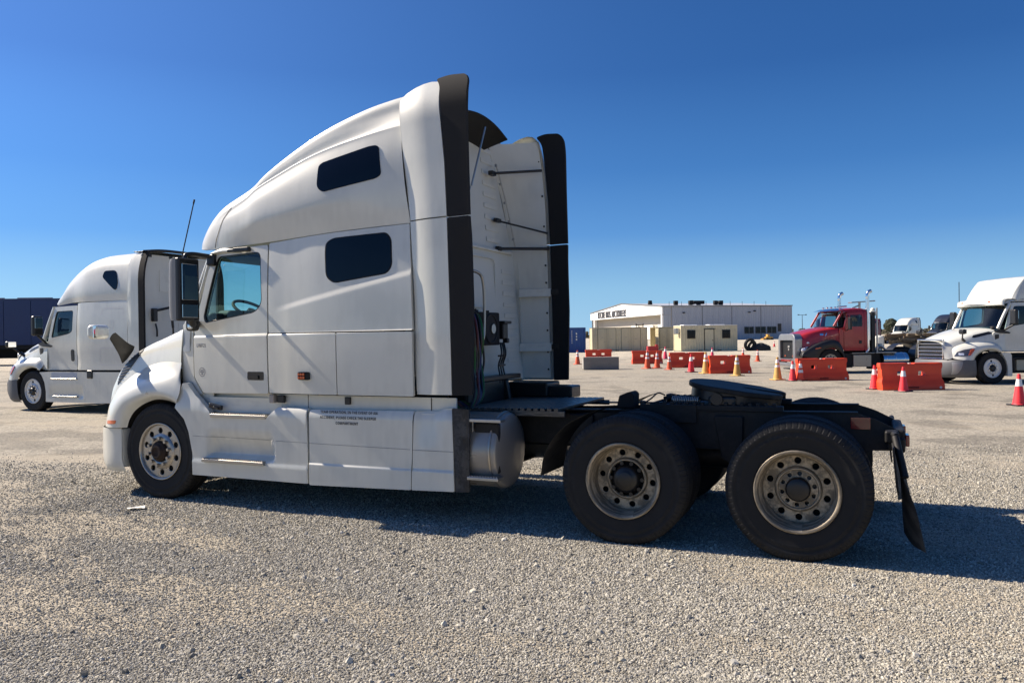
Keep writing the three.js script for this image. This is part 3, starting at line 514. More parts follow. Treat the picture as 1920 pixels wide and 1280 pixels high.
  part('fan_badge', [cyl(.045, .05, .012, -1.726, 1.765, -.06, [0, 0, Math.PI / 2], 24)], MT.aluDull, cool);
  const man = part('air_manifold', [box(.12, .17, .12, -1.77, 1.74, -.34, .015), box(.14, .03, .18, -1.76, 1.835, -.36, .008), box(.06, .05, .05, -1.72, 1.64, -.36, .01)], MT.black, truck);
  const rh = RNG(31);
  for (let i = 0; i < 3; i++) part('air_line', tube([[-1.76, 1.62, -.30 - i * .045], [-1.75 + .02 * rh(), 1.5, -.28 - i * .05], [-1.77, 1.38, -.27 - i * .055], [-1.75, 1.25, -.26 - i * .06], [-1.78, 1.1, -.25 - i * .06]], .010, 30), MT.black, truck);
  each('line_clip', [1.38, 1.48].map((y) => box(.02, .02, .16, -1.755, y, -.32, .005)), MT.black, truck);
  const hoses = []; for (let i = 0; i < 9; i++) { const z = .30 + .05 * i * .55, dx = .03 * (rh() - .5); hoses.push([tube([[-1.80, 1.98 - .05 * rh(), z - .1], [-1.70 + dx, 1.86, z], [-1.66 + dx, 1.65, z + .02], [-1.68 - dx, 1.45, z - .01], [-1.66 + dx, 1.28, z + .03], [-1.62, 1.14 - .05 * rh(), z + .1], [-1.66, 1.03 - .03 * i * .3, z + .22], [-1.8, 1.06, z + .2]], .011 + .004 * rh(), 40), i]); }
  for (const [g, i] of hoses) part('hose', g, [MT.black, MT.green, MT.black, MT.blueHose, MT.black, MT.redHose, MT.black, MT.green, MT.black][i], truck);
  // --- cab inside
  const cabin = grp('cabin');
  part('cabin_floor', [box(2.6, .06, 2.1, -3.35, 1.18, 0, 0)], MT.liner, cabin);
  part('cabin_ceiling', [box(1.95, .03, 2.0, -3.10, 2.585, 0, 0), box(.55, .03, 1.9, -4.32, 2.56, 0, 0, [0, 0, .02])], MT.liner, cabin);
  each('bulkhead', [box(.04, 1.45, .5, -3.45, 1.9, .85, 0), box(.04, 1.45, .5, -3.45, 1.9, -.85, 0)], MT.liner, cabin);
  part('dashboard', [box(.30, .34, 1.95, -4.68, 1.81, 0, .06), box(.22, .26, .62, -4.56, 1.88, .48, .06), box(.3, .5, 1.9, -4.7, 1.5, 0, .03)], std([.05, .055, .06], .7), cabin);
  part('steering_wheel', [xf(new THREE.TorusGeometry(.225, .017, 10, 40), [-4.38, 2.0, .52], [Math.PI / 2, 0, -.55, 'ZYX']), xf(new THREE.CylinderGeometry(.06, .07, .05, 16), [-4.39, 1.985, .52], [0, 0, -.55]), bar([-4.39, 1.98, .52], [-4.55, 1.8, .52], .03), bar([-4.38, 1.99, .30], [-4.38, 1.99, .74], .013)], MT.liner, cabin);
  part('seat', [box(.12, .75, .5, -3.55, 1.75, .5, .05), box(.5, .12, .5, -3.8, 1.45, .5, .05), box(.12, .7, .5, -3.55, 1.72, -.5, .05)], MT.seat, cabin);

  // --- hood and wings, one moulding
  const hoodRows = [ // cowl to nose: [x, [z, y] ...] from the side foot to the middle
    [-4.835, [[1.115, 1.27], [1.108, 1.52], [1.085, 1.72], [1.04, 1.815], [.93, 1.868], [.7, 1.905], [.36, 1.925], [0, 1.93]]],
    [-5.05, [[1.06, 1.28], [1.045, 1.5], [1.015, 1.68], [.965, 1.765], [.84, 1.815], [.62, 1.85], [.33, 1.87], [0, 1.875]]],
    [-5.35, [[.985, 1.27], [.965, 1.45], [.935, 1.605], [.885, 1.69], [.76, 1.74], [.56, 1.775], [.3, 1.795], [0, 1.80]]],
    [-5.65, [[.925, 1.22], [.90, 1.38], [.87, 1.525], [.825, 1.605], [.71, 1.66], [.52, 1.695], [.28, 1.715], [0, 1.72]]],
    [-5.9, [[.885, 1.12], [.86, 1.28], [.83, 1.42], [.785, 1.50], [.67, 1.56], [.5, 1.60], [.27, 1.62], [0, 1.625]]],
    [-6.1, [[.85, 1.02], [.83, 1.17], [.79, 1.30], [.745, 1.37], [.63, 1.43], [.47, 1.475], [.26, 1.50], [0, 1.51]]],
    [-6.24, [[.80, .98], [.785, 1.06], [.75, 1.16], [.70, 1.22], [.59, 1.28], [.44, 1.32], [.25, 1.35], [0, 1.36]]],
  ].map(([x, a], i) => a.map(([z, y]) => [x - .10 * smooth(0, 6, i) * (1 - z * z), y, z]));
  const hoodG = patch(hoodRows, 6, 5);
  // wing: from the arch lip over the crown to the foot of the hood
  const wheelX = -5.108;
  const wing = [ // [lip, face, face2, shoulder, inner, foot]
    [[-5.60, .745, 1.15], [-5.66, .745, 1.215], [-5.80, .745, 1.215], [-5.96, .745, 1.13], [-6.08, .74, 1.02], [-6.20, .74, .88]],
    [[-5.565, .83, 1.15], [-5.62, .86, 1.215], [-5.75, .91, 1.215], [-5.89, .965, 1.13], [-6.02, 1.03, 1.0], [-6.14, 1.08, .85]],
    [[-5.49, .92, 1.15], [-5.54, .97, 1.215], [-5.62, 1.05, 1.215], [-5.71, 1.125, 1.145], [-5.82, 1.20, 1.01], [-5.92, 1.25, .87]],
    [[-5.36, 1.0, 1.15], [-5.385, 1.055, 1.215], [-5.42, 1.14, 1.21], [-5.465, 1.218, 1.155], [-5.54, 1.30, 1.03], [-5.60, 1.38, .915]],
    [[-5.19, 1.055, 1.15], [-5.195, 1.11, 1.215], [-5.205, 1.19, 1.21], [-5.22, 1.268, 1.162], [-5.25, 1.355, 1.06], [-5.28, 1.46, .978]],
    [[-5.05, 1.06, 1.15], [-5.035, 1.115, 1.215], [-5.02, 1.20, 1.21], [-5.01, 1.283, 1.172], [-5.02, 1.375, 1.10], [-5.03, 1.48, 1.045]],
    [[-4.93, 1.04, 1.15], [-4.905, 1.09, 1.215], [-4.87, 1.175, 1.21], [-4.845, 1.27, 1.175], [-4.842, 1.36, 1.135], [-4.842, 1.46, 1.106]],
    [[-4.835, 1.00, 1.15], [-4.80, 1.045, 1.213], [-4.765, 1.13, 1.21], [-4.775, 1.225, 1.18], [-4.82, 1.31, 1.14], [-4.838, 1.42, 1.112]],
  ];
  const wingG = patch(wing, 6, 5, { flip: true });
  const hood = part('hood', [hoodG, mirrorZ(hoodG)], MT.white, truck);
  part('wing', wingG, MT.white, hood); part('wing', mirrorZ(wingG), MT.white, hood);
  const SH = surfaceOf([hoodG, wingG], .9);
  const ventO = [[-6.128, 1.19], [-6.118, 1.28], [-6.09, 1.366], [-6.01, 1.477], [-5.897, 1.55], [-5.694, 1.605]], ventI = [[-6.11, 1.19], [-5.99, 1.30], [-5.855, 1.41], [-5.765, 1.50], [-5.71, 1.575], [-5.69, 1.60]];
  const vent = [...ventO, ...ventI.slice(0, 5).reverse()];
  const ventP = part('side_vent', panel(vent, off(SH, .005), { lip: .012, dx: .03, dy: .03 }), MT.black, hood);
  const slats = []; for (let i = 1; i < 14; i++) { const t = i / 14 * 5, k = Math.min(4, Math.floor(t)), u = t - k, m = (A) => [lerp(A[k][0], A[k + 1][0], u), lerp(A[k][1], A[k + 1][1], u)]; slats.push(strip([m(ventO), m(ventI)], .010, SH, .012, 4)); }
  each('vent_slat', slats, MX0.mesh, ventP);
  part('wing_marker', panel(roundPoly([[-5.885, .785], [-5.86, .822], [-5.68, .828, .02], [-5.695, .787]], .015), off(SH, .006), { lip: .012, max: .06 }), MT.orangeLamp, hood);
  part('wing_emblem', panel([[-5.245, 1.12], [-5.195, 1.12], [-5.22, 1.155]], off(SH, .003), { lip: .002 }), MT.aluDull, hood);
  each('wheel_arch', [patch([-.15, .15, .5, .9, 1.3, 1.7, 2.1, 2.5, 2.9, 3.2].map((a) => [1.16, .9, .6].map((z) => [wheelX + .62 * Math.cos(a), .50 + .58 * Math.sin(a), z])), 3, 2)].flatMap(both), std([.03, .027, .023], .9), hood);
  part('grille', [box(.06, .62, 1.2, -6.28, 1.02, 0, .03), ...Array.from({ length: 9 }, (_, i) => box(.03, .02, 1.15, -6.33 - .0 * i, .78 + i * .06, 0, .006))], MT.black, hood);
  for (const f of [(g) => g, mirrorZ]) part('headlamp', f(patch([[[-6.2, .80, .86], [-6.22, .9, .84], [-6.2, 1.0, .82]], [[-6.30, .80, .75], [-6.31, .9, .74], [-6.29, 1.0, .72]]], 4, 4)), MT.lampClear, hood);
  const bumpR = [.735, .68, .55, .40, .315, .26].map((y, i) => { const d = [0, .012, .015, .012, -.01, -.06][i], ins = [0, 0, 0, .0, .01, .04][i]; return [[-5.64 + (i > 3 ? .02 : 0), y, 1.19 - ins], [-5.80, y, 1.19 - ins], [-5.95, y, 1.15 - ins], [-6.10 - d, y, 1.04 - ins], [-6.22 - d, y, .86], [-6.34 - d, y, .5], [-6.38 - d, y, 0]]; });
  const bumpG = patch(bumpR, 4, 5);
  part('bumper', [bumpG, mirrorZ(bumpG), ...both(box(.02, .42, .1, -5.645, .52, 1.13, .004))], MT.white, truck);
  // hood mirrors on dark stalks
  for (const f of [(g) => g, mirrorZ]) {
    part('mirror_stalk', f(patch([0, .33, .66, 1].map((t) => { const c = [lerp(-5.98, -5.945, t), lerp(1.53, 1.745, t), lerp(.80, 1.03, t)], w = lerp(.13, .055, Math.pow(t, .6)), h = .022; return [0, 1, 2, 3, 4, 5, 6].map((k) => { const a = k / 6 * 2 * Math.PI; return [c[0] + Math.cos(a) * w * .8, c[1] + Math.cos(a) * w * .75 + Math.sin(a) * h * .4, c[2] + Math.sin(a) * h]; }); }), 4, 3)), MT.black, hood);
    const hm = part('hood_mirror', f(merge([xf(new RoundedBoxGeometry(.12, .16, .31, 4, .05), [-6.04, 1.795, 1.14], [0, .42, 0])])), MT.white, hood);
    part('mirror_glass', f(merge([xf(new RoundedBoxGeometry(.008, .135, .28, 2, .003), [-5.985, 1.795, 1.166], [0, .42, 0])])), MT.mirror, hm);
  }
  // door mirrors: tall white-backed shells on black arms
  for (const f of [(g) => g, mirrorZ]) {
    const dm = part('door_mirror', f(patch([1.885, 1.93, 2.05, 2.2, 2.35, 2.46, 2.50].map((y, i) => { const k = [.5, .85, 1, 1, .95, .8, .35][i], bx = -4.52 - .02 * Math.sin((y - 1.88) / .62 * Math.PI) ; return [[-4.43, y, 1.28], [-4.50 - .05 * k, y, 1.29], [bx - .05 * k, y, 1.40], [-4.50 - .05 * k, y, 1.52], [-4.43, y, 1.535]]; }), 4, 5)), std([.17, .175, .18], .45, 0), truck);
    part('mirror_housing', f(merge([box(.06, .63, .27, -4.425, 2.195, 1.405, .02)])), MT.black, dm);
    part('mirror_glass', f(merge([box(.008, .36, .20, -4.39, 2.27, 1.405, .003), box(.008, .13, .20, -4.39, 1.98, 1.405, .003)])), MT.mirror, dm);
    part('mirror_arm', f(merge([tube([[-4.46, 2.49, 1.40], [-4.46, 2.545, 1.385], [-4.44, 2.56, 1.33], [-4.40, 2.555, 1.2], [-4.36, 2.545, 1.12]], .022, 24, 10), box(.10, .12, .07, -4.365, 2.51, 1.13, .02), tube([[-4.42, 1.95, 1.38], [-4.44, 1.86, 1.33], [-4.52, 1.84, 1.24], [-4.58, 1.86, 1.12]], .035, 24, 10), box(.12, .13, .10, -4.50, 1.845, 1.27, .035)])), MT.black, dm);
    part('mirror_motor', f(merge([box(.05, .06, .05, -4.475, 1.83, 1.325, .02)])), MT.chrome, dm);
  }
  part('antenna', [bar([-4.55, 2.50, 1.36], [-4.36, 3.09, 1.36], .006, 6), bar([-4.37, 3.06, 1.36], [-4.357, 3.10, 1.36], .009, 6)], MT.trim, truck);

  // --- chassis fairings with steps
  const archR = (a) => [wheelX + .56 * Math.cos(a), .50 + .56 * Math.sin(a)];
  const SK = (x, y) => { // lower side skin, hollow over the lower step
    let z = 1.212 + .012 * smooth(-4.2, -3.0, x);
    const inX = smooth(-4.40, -4.30, x) * (1 - smooth(-3.58, -3.50, x));
    z -= inX * .085 * smooth(.47, .53, y) * (1 - smooth(.52, .80, y));
    if (y < .5 && x > -3.09) z += .010 * (1 - smooth(.49, .53, y));
    if (y < .48 && x < -3.1) z += .008 * (1 - smooth(.43, .48, y));
    if (y > .93) z -= .036 * Math.min(1.2, Math.pow((y - .93) / .1, 2)) * smooth(-4.5, -4.3, x);
    z -= (x > -3.1 ? .018 : 0) * smooth(.7, .76, y) * 0;
    return z;
  };
  const sk1 = [[-4.585, .30], [-4.59, .52], [-4.64, .74], [-4.70, .87], [-4.83, .985], [-4.80, 1.09], [-4.752, 1.24], [-4.69, 1.245], [-4.56, 1.115], [-4.50, 1.075], [-4.36, .962], [-4.335, .915], [-3.612, .908], [-3.57, .945], [-3.48, 1.02], [-3.11, 1.016], [-3.10, .30]];
  const SK1 = (x, y) => SK(x, y) - .035 * smooth(.95, 1.2, y);
  for (const f of [(g) => g, mirrorZ]) {
    const a = part('skirt', f(panel(roundPoly(sk1, .012), SK1, { dx: .03, dy: .02, lip: .06 })), MT.white, truck);
    part('step_lamp', f(merge([box(.15, .05, .05, -4.305, 1.005, 1.168, .012, [0, .1, -.2]), box(.06, .02, .02, -4.275, .995, 1.2, .006, [0, .1, -.2])])), MT.blackGloss, a);
    const st = part('step', f(merge([box(.72, .035, .13, -3.972, .918, 1.165, .005), box(.80, .035, .12, -4.025, .462, 1.20, .006)])), MT.alu, a);
    const teeth = []; for (let i = 0; i < 30; i++) { teeth.push(box(.013, .012, .10, -4.31 + i * .0235, .937, 1.17, .003)); teeth.push(box(.013, .012, .09, -4.40 + i * .0262, .481, 1.21, .003)); }
    part('tread_tooth', f(merge(teeth)), MT.alu, st);
    part('step_sheet', f(merge([box(.74, .012, .28, -3.97, .928, 1.04, .003)])), MT.whiteFlat, a);
    part('step_back', f(merge([box(.95, .16, .01, -3.98, 1.02, 1.095, .003), box(.34, .34, .02, -4.58, 1.12, 1.08, .003)])), MT.whiteFlat, a);
    const p2 = part('skirt', f(panel(roundPoly([[-3.082, .29], [-3.082, 1.008], [-1.93, 1.022], [-1.955, .315]], .014), SK, { dx: .08, dy: .015, lip: .05 })), MT.white, truck);
    part('skirt', f(panel(roundPoly([[-1.946, .316], [-1.921, 1.022], [-1.70, 1.026, .02], [-1.62, 1.05, .06], [-1.532, 1.056], [-1.514, .328]], .012), (x, y) => SK(x, y) - .03 * smooth(.62, 1.0, y) * smooth(-1.95, -1.85, x) * (1 - smooth(-1.75, -1.58, x)), { dx: .03, dy: .02, lip: .05 })), MT.white, truck);
    part('skirt_top', f(merge([box(1.5, .01, .10, -2.32, .995, 1.13, 0)])), MT.whiteFlat, truck);
    part('fuel_flap', f(panel(roundPoly([[-3.40, .925], [-3.365, 1.015], [-3.118, 1.012], [-3.12, .84], [-3.40, .842]], .012), off(SK, .004), { lip: .004 })), MT.white, a);
    part('skirt_edge', f(panel(roundPoly([[-1.510, .325], [-1.528, 1.058], [-1.362, 1.052], [-1.372, .333]], .01), (x, y) => 1.226 + .004 * Math.sin(x * 180), { lip: .02, max: .06 })), std([.06, .062, .066], .7, 0, { map: T.dirt }), truck);
    if (f !== mirrorZ) {
      const L = [['TEAM OPERATION, IN THE EVENT OF AN', 1.0005 - .012, -2.63], ['ACCIDENT, PLEASE CHECK THE SLEEPER', .938, -2.635], ['COMPARTMENT', .886, -2.645]];
      part('lettering', L.map(([t, y, x]) => lettering(t, .0265, x, y - .008, SK(x, .9) + .003 - (y > .95 ? .009 : 0), .92)), MT.print, p2);
      part('panel_seam', [strip([[-4.58, .70], [-3.11, .69]], .004, SK1, .002), strip([[-3.08, .688], [-1.96, .678]], .004, SK, .002), strip([[-1.94, .676], [-1.52, .676]], .004, SK, .002)], MT.printGrey, p2);
    }
  }
  part('firewall', [box(.02, .85, 2.1, -4.79, 1.43, 0, 0)], MT.whiteFlat, truck);
  part('underside', [box(3.0, .02, 2.2, -3.05, .36, 0, 0)], MT.liner, truck);

  // --- frame, tank, deck plate, quarter fenders
  const railTop = (x) => 1.0;
  for (const s of [1, -1]) {
    const web = roundPoly([[-6.0, .70], [-6.0, .93], [-.75, .96], [.2, 1.005], [1.72, 1.03], [1.86, .985, .04], [2.055, .885, .05], [2.065, .745, .03], [1.82, .735, .03], [1.55, .70], [-.7, .68]], 0);
    const g = extrude(web, .01, { bevel: 0 }); xf(g, [0, 0, s * .43 - .005]);
    part('frame_rail', [g, box(2.5, .012, .09, .48, 1.016, s * .40, .002, [0, 0, .0135]), box(2.4, .012, .09, .5, .70, s * .40, .002)], MT.frame, truck);
  }
  part('end_beam', [box(.08, .18, .86, 2.03, .815, 0, .02), box(.14, .1, .98, 2.0, .80, 0, .02)], MT.frame, truck);
  part('tail_reflector', [box(.145, .095, .008, 1.748, .95, .441, .002)], MT.redLamp, truck);
  each('tail_lamp', both(box(.03, .09, .16, 2.085, .82, .34, .008)), MT.redLamp, truck);
  each('crossmember', [-3.6, -2.4, -1.2, -.4, .66].map((x) => box(.12, .2, .86, x, .82, 0, .01)), MT.frame, truck);
  part('gearbox', [box(1.2, .5, .6, -3.4, .72, 0, .1), cyl(.06, .06, 3.0, -1.4, .66, 0, [0, 0, Math.PI / 2])], MT.liner, truck);
  const deck = grp('deck_plate');
  for (let i = 0; i < 15; i++) part('plank', [box(.046, .03, 1.36, -1.66 + i * .066, 1.008 + .001 * i, .07, .006)], MT.deck, deck);
  each('deck_edge', [box(1.05, .05, .02, -1.18, .985, .74, .004), box(1.05, .05, .02, -1.18, .985, -.60, .004)], MT.deck, deck);
  part('battery_box', [box(.5, .16, .4, -1.62, 1.1, -.85, .02), box(.28, .13, .3, -1.25, 1.075, -.86, .02)], MT.black, truck);
  part('cab_mount', [box(.22, .32, 1.0, -1.86, 1.08, 0, .03), box(.12, .05, 1.3, -1.78, 1.25, -.1, .01), box(.08, .25, .06, -1.74, 1.1, -.4, .02, [0, 0, .2])], MT.black, truck);
  for (const f of [(g) => g, mirrorZ]) {
    const tk = part('fuel_tank', f(merge([lathe([[0, .50], [.16, .496], [.27, .483], [.318, .470], [.330, .458], [.334, .44], [.334, -.6], [0, -.62]], 56)]).applyMatrix4(M4().makeRotationY(Math.PI / 2)).translate(-1.60, .665, .865)), MT.tankEnd, truck);
    part('tank_strap', f(merge([xf(new THREE.TorusGeometry(.336, .012, 8, 48), [-1.19, .665, .865], [0, Math.PI / 2, 0])])), MT.alu, tk);
    const ts = part('tank_step', f(merge([box(.34, .03, .1, -1.235, .958, 1.17, .006), box(.30, .03, .12, -1.24, .455, 1.17, .006), box(.03, .5, .05, -1.38, .70, 1.12, .006), ...Array.from({ length: 11 }, (_, i) => box(.014, .012, .1, -1.37 + i * .026, .474, 1.17, .003))])), MT.aluDull, truck);
    part('step_cavity', f(merge([box(.24, .44, .06, -1.24, .71, 1.115, .02)])), MT.liner, ts);
    part('mud_guard', f(patch([.12, .4, .7, 1.0, 1.3].map((t) => { const a = Math.PI - t * 1.05 + .12; return [1.17, .95, .6].map((z) => [.0 + .70 * Math.cos(a) * 1.03, .50 + .60 * Math.sin(a) , z]); }).map((r, i) => r), 4, 3)), std([.06, .06, .062], .75, 0, { map: T.dirt }), truck);
    part('flap_hanger', f(merge([bar([1.985, .885, .56], [2.0, .89, .72], .025), bar([1.99, .885, .72], [2.045, .61, .90], .028), box(.1, .1, .12, 1.97, .86, .5, .02)])), MT.frame, truck);
    part('mud_flap', f(patch([[[2.04, .61, 1.14], [2.03, .61, .88], [2.02, .61, .66]], [[2.10, .44, 1.15], [2.055, .44, .88], [2.03, .44, .64]], [[2.135, .28, 1.15], [2.07, .28, .88], [2.035, .29, .63]], [[2.165, .13, 1.14], [2.09, .12, .88], [2.045, .15, .63]]], 5, 5)), std([.075, .072, .065], .85, 0, { map: T.dirt }), truck);
    part('flap_sheet', f(merge([box(.012, .34, .34, 1.985, .66, .80, .004, [0, 0, .08])])), MT.liner, truck);
  }
  part('fender_tip', extrude(roundPoly([[-.275, 1.03], [-.25, 1.135], [-.15, 1.175, .02], [-.115, 1.15, .03], [-.12, 1.03]], .01), .2).translate(0, 0, .22), MT.trim, truck);
  // axles, springs, air bags
  for (const x of [0, 1.32]) {
    part('axle', [cyl(.09, .09, 2.0, x, .5, 0, [Math.PI / 2, 0, 0]), xf(new THREE.SphereGeometry(.24, 20, 14), [x, .5, .02], [0, 0, 0], [1, 1, .8])], MT.frame, truck);
    each('air_spring', both(cyl(.12, .12, .24, x + .28, .66, .42)), MT.liner, truck);
    each('shock', both(bar([x + .18, .5, .52], [x + .12, .95, .47], .03)), MT.frame, truck);
  }
  each('suspension_hanger', both(G(extrude(roundPoly([[.60, .98], [.84, .98], [.83, .60], [.76, .56], [.66, .62]], .02), .03)).translate(0, 0, .44)), MT.frame, truck);
  each('suspension_hanger', both(G(extrude(roundPoly([[-.72, .96], [-.48, .96], [-.52, .56], [-.62, .56]], .02), .03)).translate(0, 0, .44)), MT.frame, truck);
  part('air_tank', [cyl(.12, .12, .7, .66, .62, .2, [0, 0, Math.PI / 2])], MT.frame, truck);
  each('bolt', [1, -1].flatMap((sd) => [.64, .7, .76, .82, 1.0, 1.1, 1.2, 1.3, 1.45].flatMap((x) => [.80, .93].map((y) => cyl(.012, .012, .02, x, y, sd * .442, [Math.PI / 2, 0, 0], 6)))), MT.frame, truck);
  // --- fifth wheel
  const fw = grp('fifth_wheel');
  const plate = [...Array.from({ length: 15 }, (_, i) => { const a = Math.PI * (.5 + i / 14); return [-.10 + .30 * Math.cos(a), -.44 * Math.sin(a) * -1, 0]; }), [.18, -.42], [.36, -.30], [.42, -.20], [.44, -.13], [.36, -.08], [.12, -.05], [.06, 0], [.12, .05], [.36, .08], [.44, .13], [.42, .20], [.36, .30], [.18, .42]].map(([a, b]) => [a, b, .03]);
  { const g = extrude(roundPoly(plate, .06), .045, { bevel: .01 }); xf(g, [0, 0, 0], [-Math.PI / 2, 0, 0]); xf(g, [.70, 1.165, 0], [0, 0, -.15]); part('top_plate', g, MT.frame, fw);
    const r = extrude(roundPoly(plate.map(([a, b]) => [a * .93, b * .93]), .06), .11, { bevel: .01 }); xf(r, [0, 0, 0], [-Math.PI / 2, 0, 0]); xf(r, [.69, 1.075, 0], [0, 0, -.15]); part('plate_rib', r, MT.grease, fw);
    part('plate_pivot', [...both(box(.24, .10, .08, .66, 1.10, .38, .03)), cyl(.05, .05, .9, .62, 1.12, 0, [Math.PI / 2, 0, 0])], MT.grease, fw); }
  part('slide_rail', [...both(box(1.0, .05, .1, .66, 1.045, .40, .008)), box(.9, .03, .7, .6, 1.03, 0, .005), ...both(merge(Array.from({ length: 16 }, (_, i) => box(.03, .035, .03, .10 + i * .066, 1.075, .43, .006))))], MT.frame, fw);
  each('slide_bracket', both(box(.5, .16, .02, .2, .99, .45, .006)), MT.frame, fw);
  // coiled cable lying before the plate
  { const pts = []; const N = 26; for (let i = 0; i <= N * 10; i++) { const t = i / (N * 10), a = i / 10 * 2 * Math.PI; pts.push([lerp(.12, .40, t) + .01 * Math.cos(a), 1.10 + .034 * Math.sin(a) + .01 * Math.sin(t * 8), .16 + .036 * Math.cos(a) + .05 * Math.sin(t * 5) - .1 * t]); }
    part('coiled_cable', [tube(pts, .0055, 700, 5), tube([[-.06, 1.06, .26], [0, 1.10, .25], [.06, 1.15, .22], [.12, 1.13, .2]], .007), box(.05, .045, .04, -.07, 1.06, .27, .01)], MT.black, truck);
    const p2 = []; for (let i = 0; i <= 120; i++) { const a = i / 8 * 2 * Math.PI, t = i / 120; p2.push([lerp(.22, .46, t), 1.10 + .03 * Math.sin(a), .34 + .03 * Math.cos(a)]); }
    part('coiled_cable', tube(p2, .006, 400, 5), MT.aluDull, truck); }
  // --- wheels
  steerWheel(truck, wheelX, .507, 1.165, 1, { spin: .2 }); steerWheel(truck, wheelX, .507, -1.165, -1, { spin: .5 });
  part('front_axle', [cyl(.06, .06, 2.0, wheelX, .45, 0, [Math.PI / 2, 0, 0])], MT.frame, truck);
  for (const [x, dark, sp] of [[0, true, .3], [1.32, false, .12]]) for (const s of [1, -1]) dualWheel(truck, x, .512, s * 1.215, s, { dark, spin: sp });
}

// ---------- the other trucks ----------
const MX = {
  red: paint([.34, .008, .012], { bumpMap: null }), blackPaint: paint([.012, .013, .018], { bumpMap: null }), maroon: paint([.22, .01, .016], { bumpMap: null }),
  bump: std([.11, .115, .125], .55, 0, { map: T.plast }), glass: new THREE.MeshPhysicalMaterial({ color: rgb(.38, .55, .58), roughness: .03, transmission: 1, thickness: 0, side: THREE.DoubleSide }),
  whiteRim: std([.62, .62, .61], .35, .3, { map: T.grime }),
};
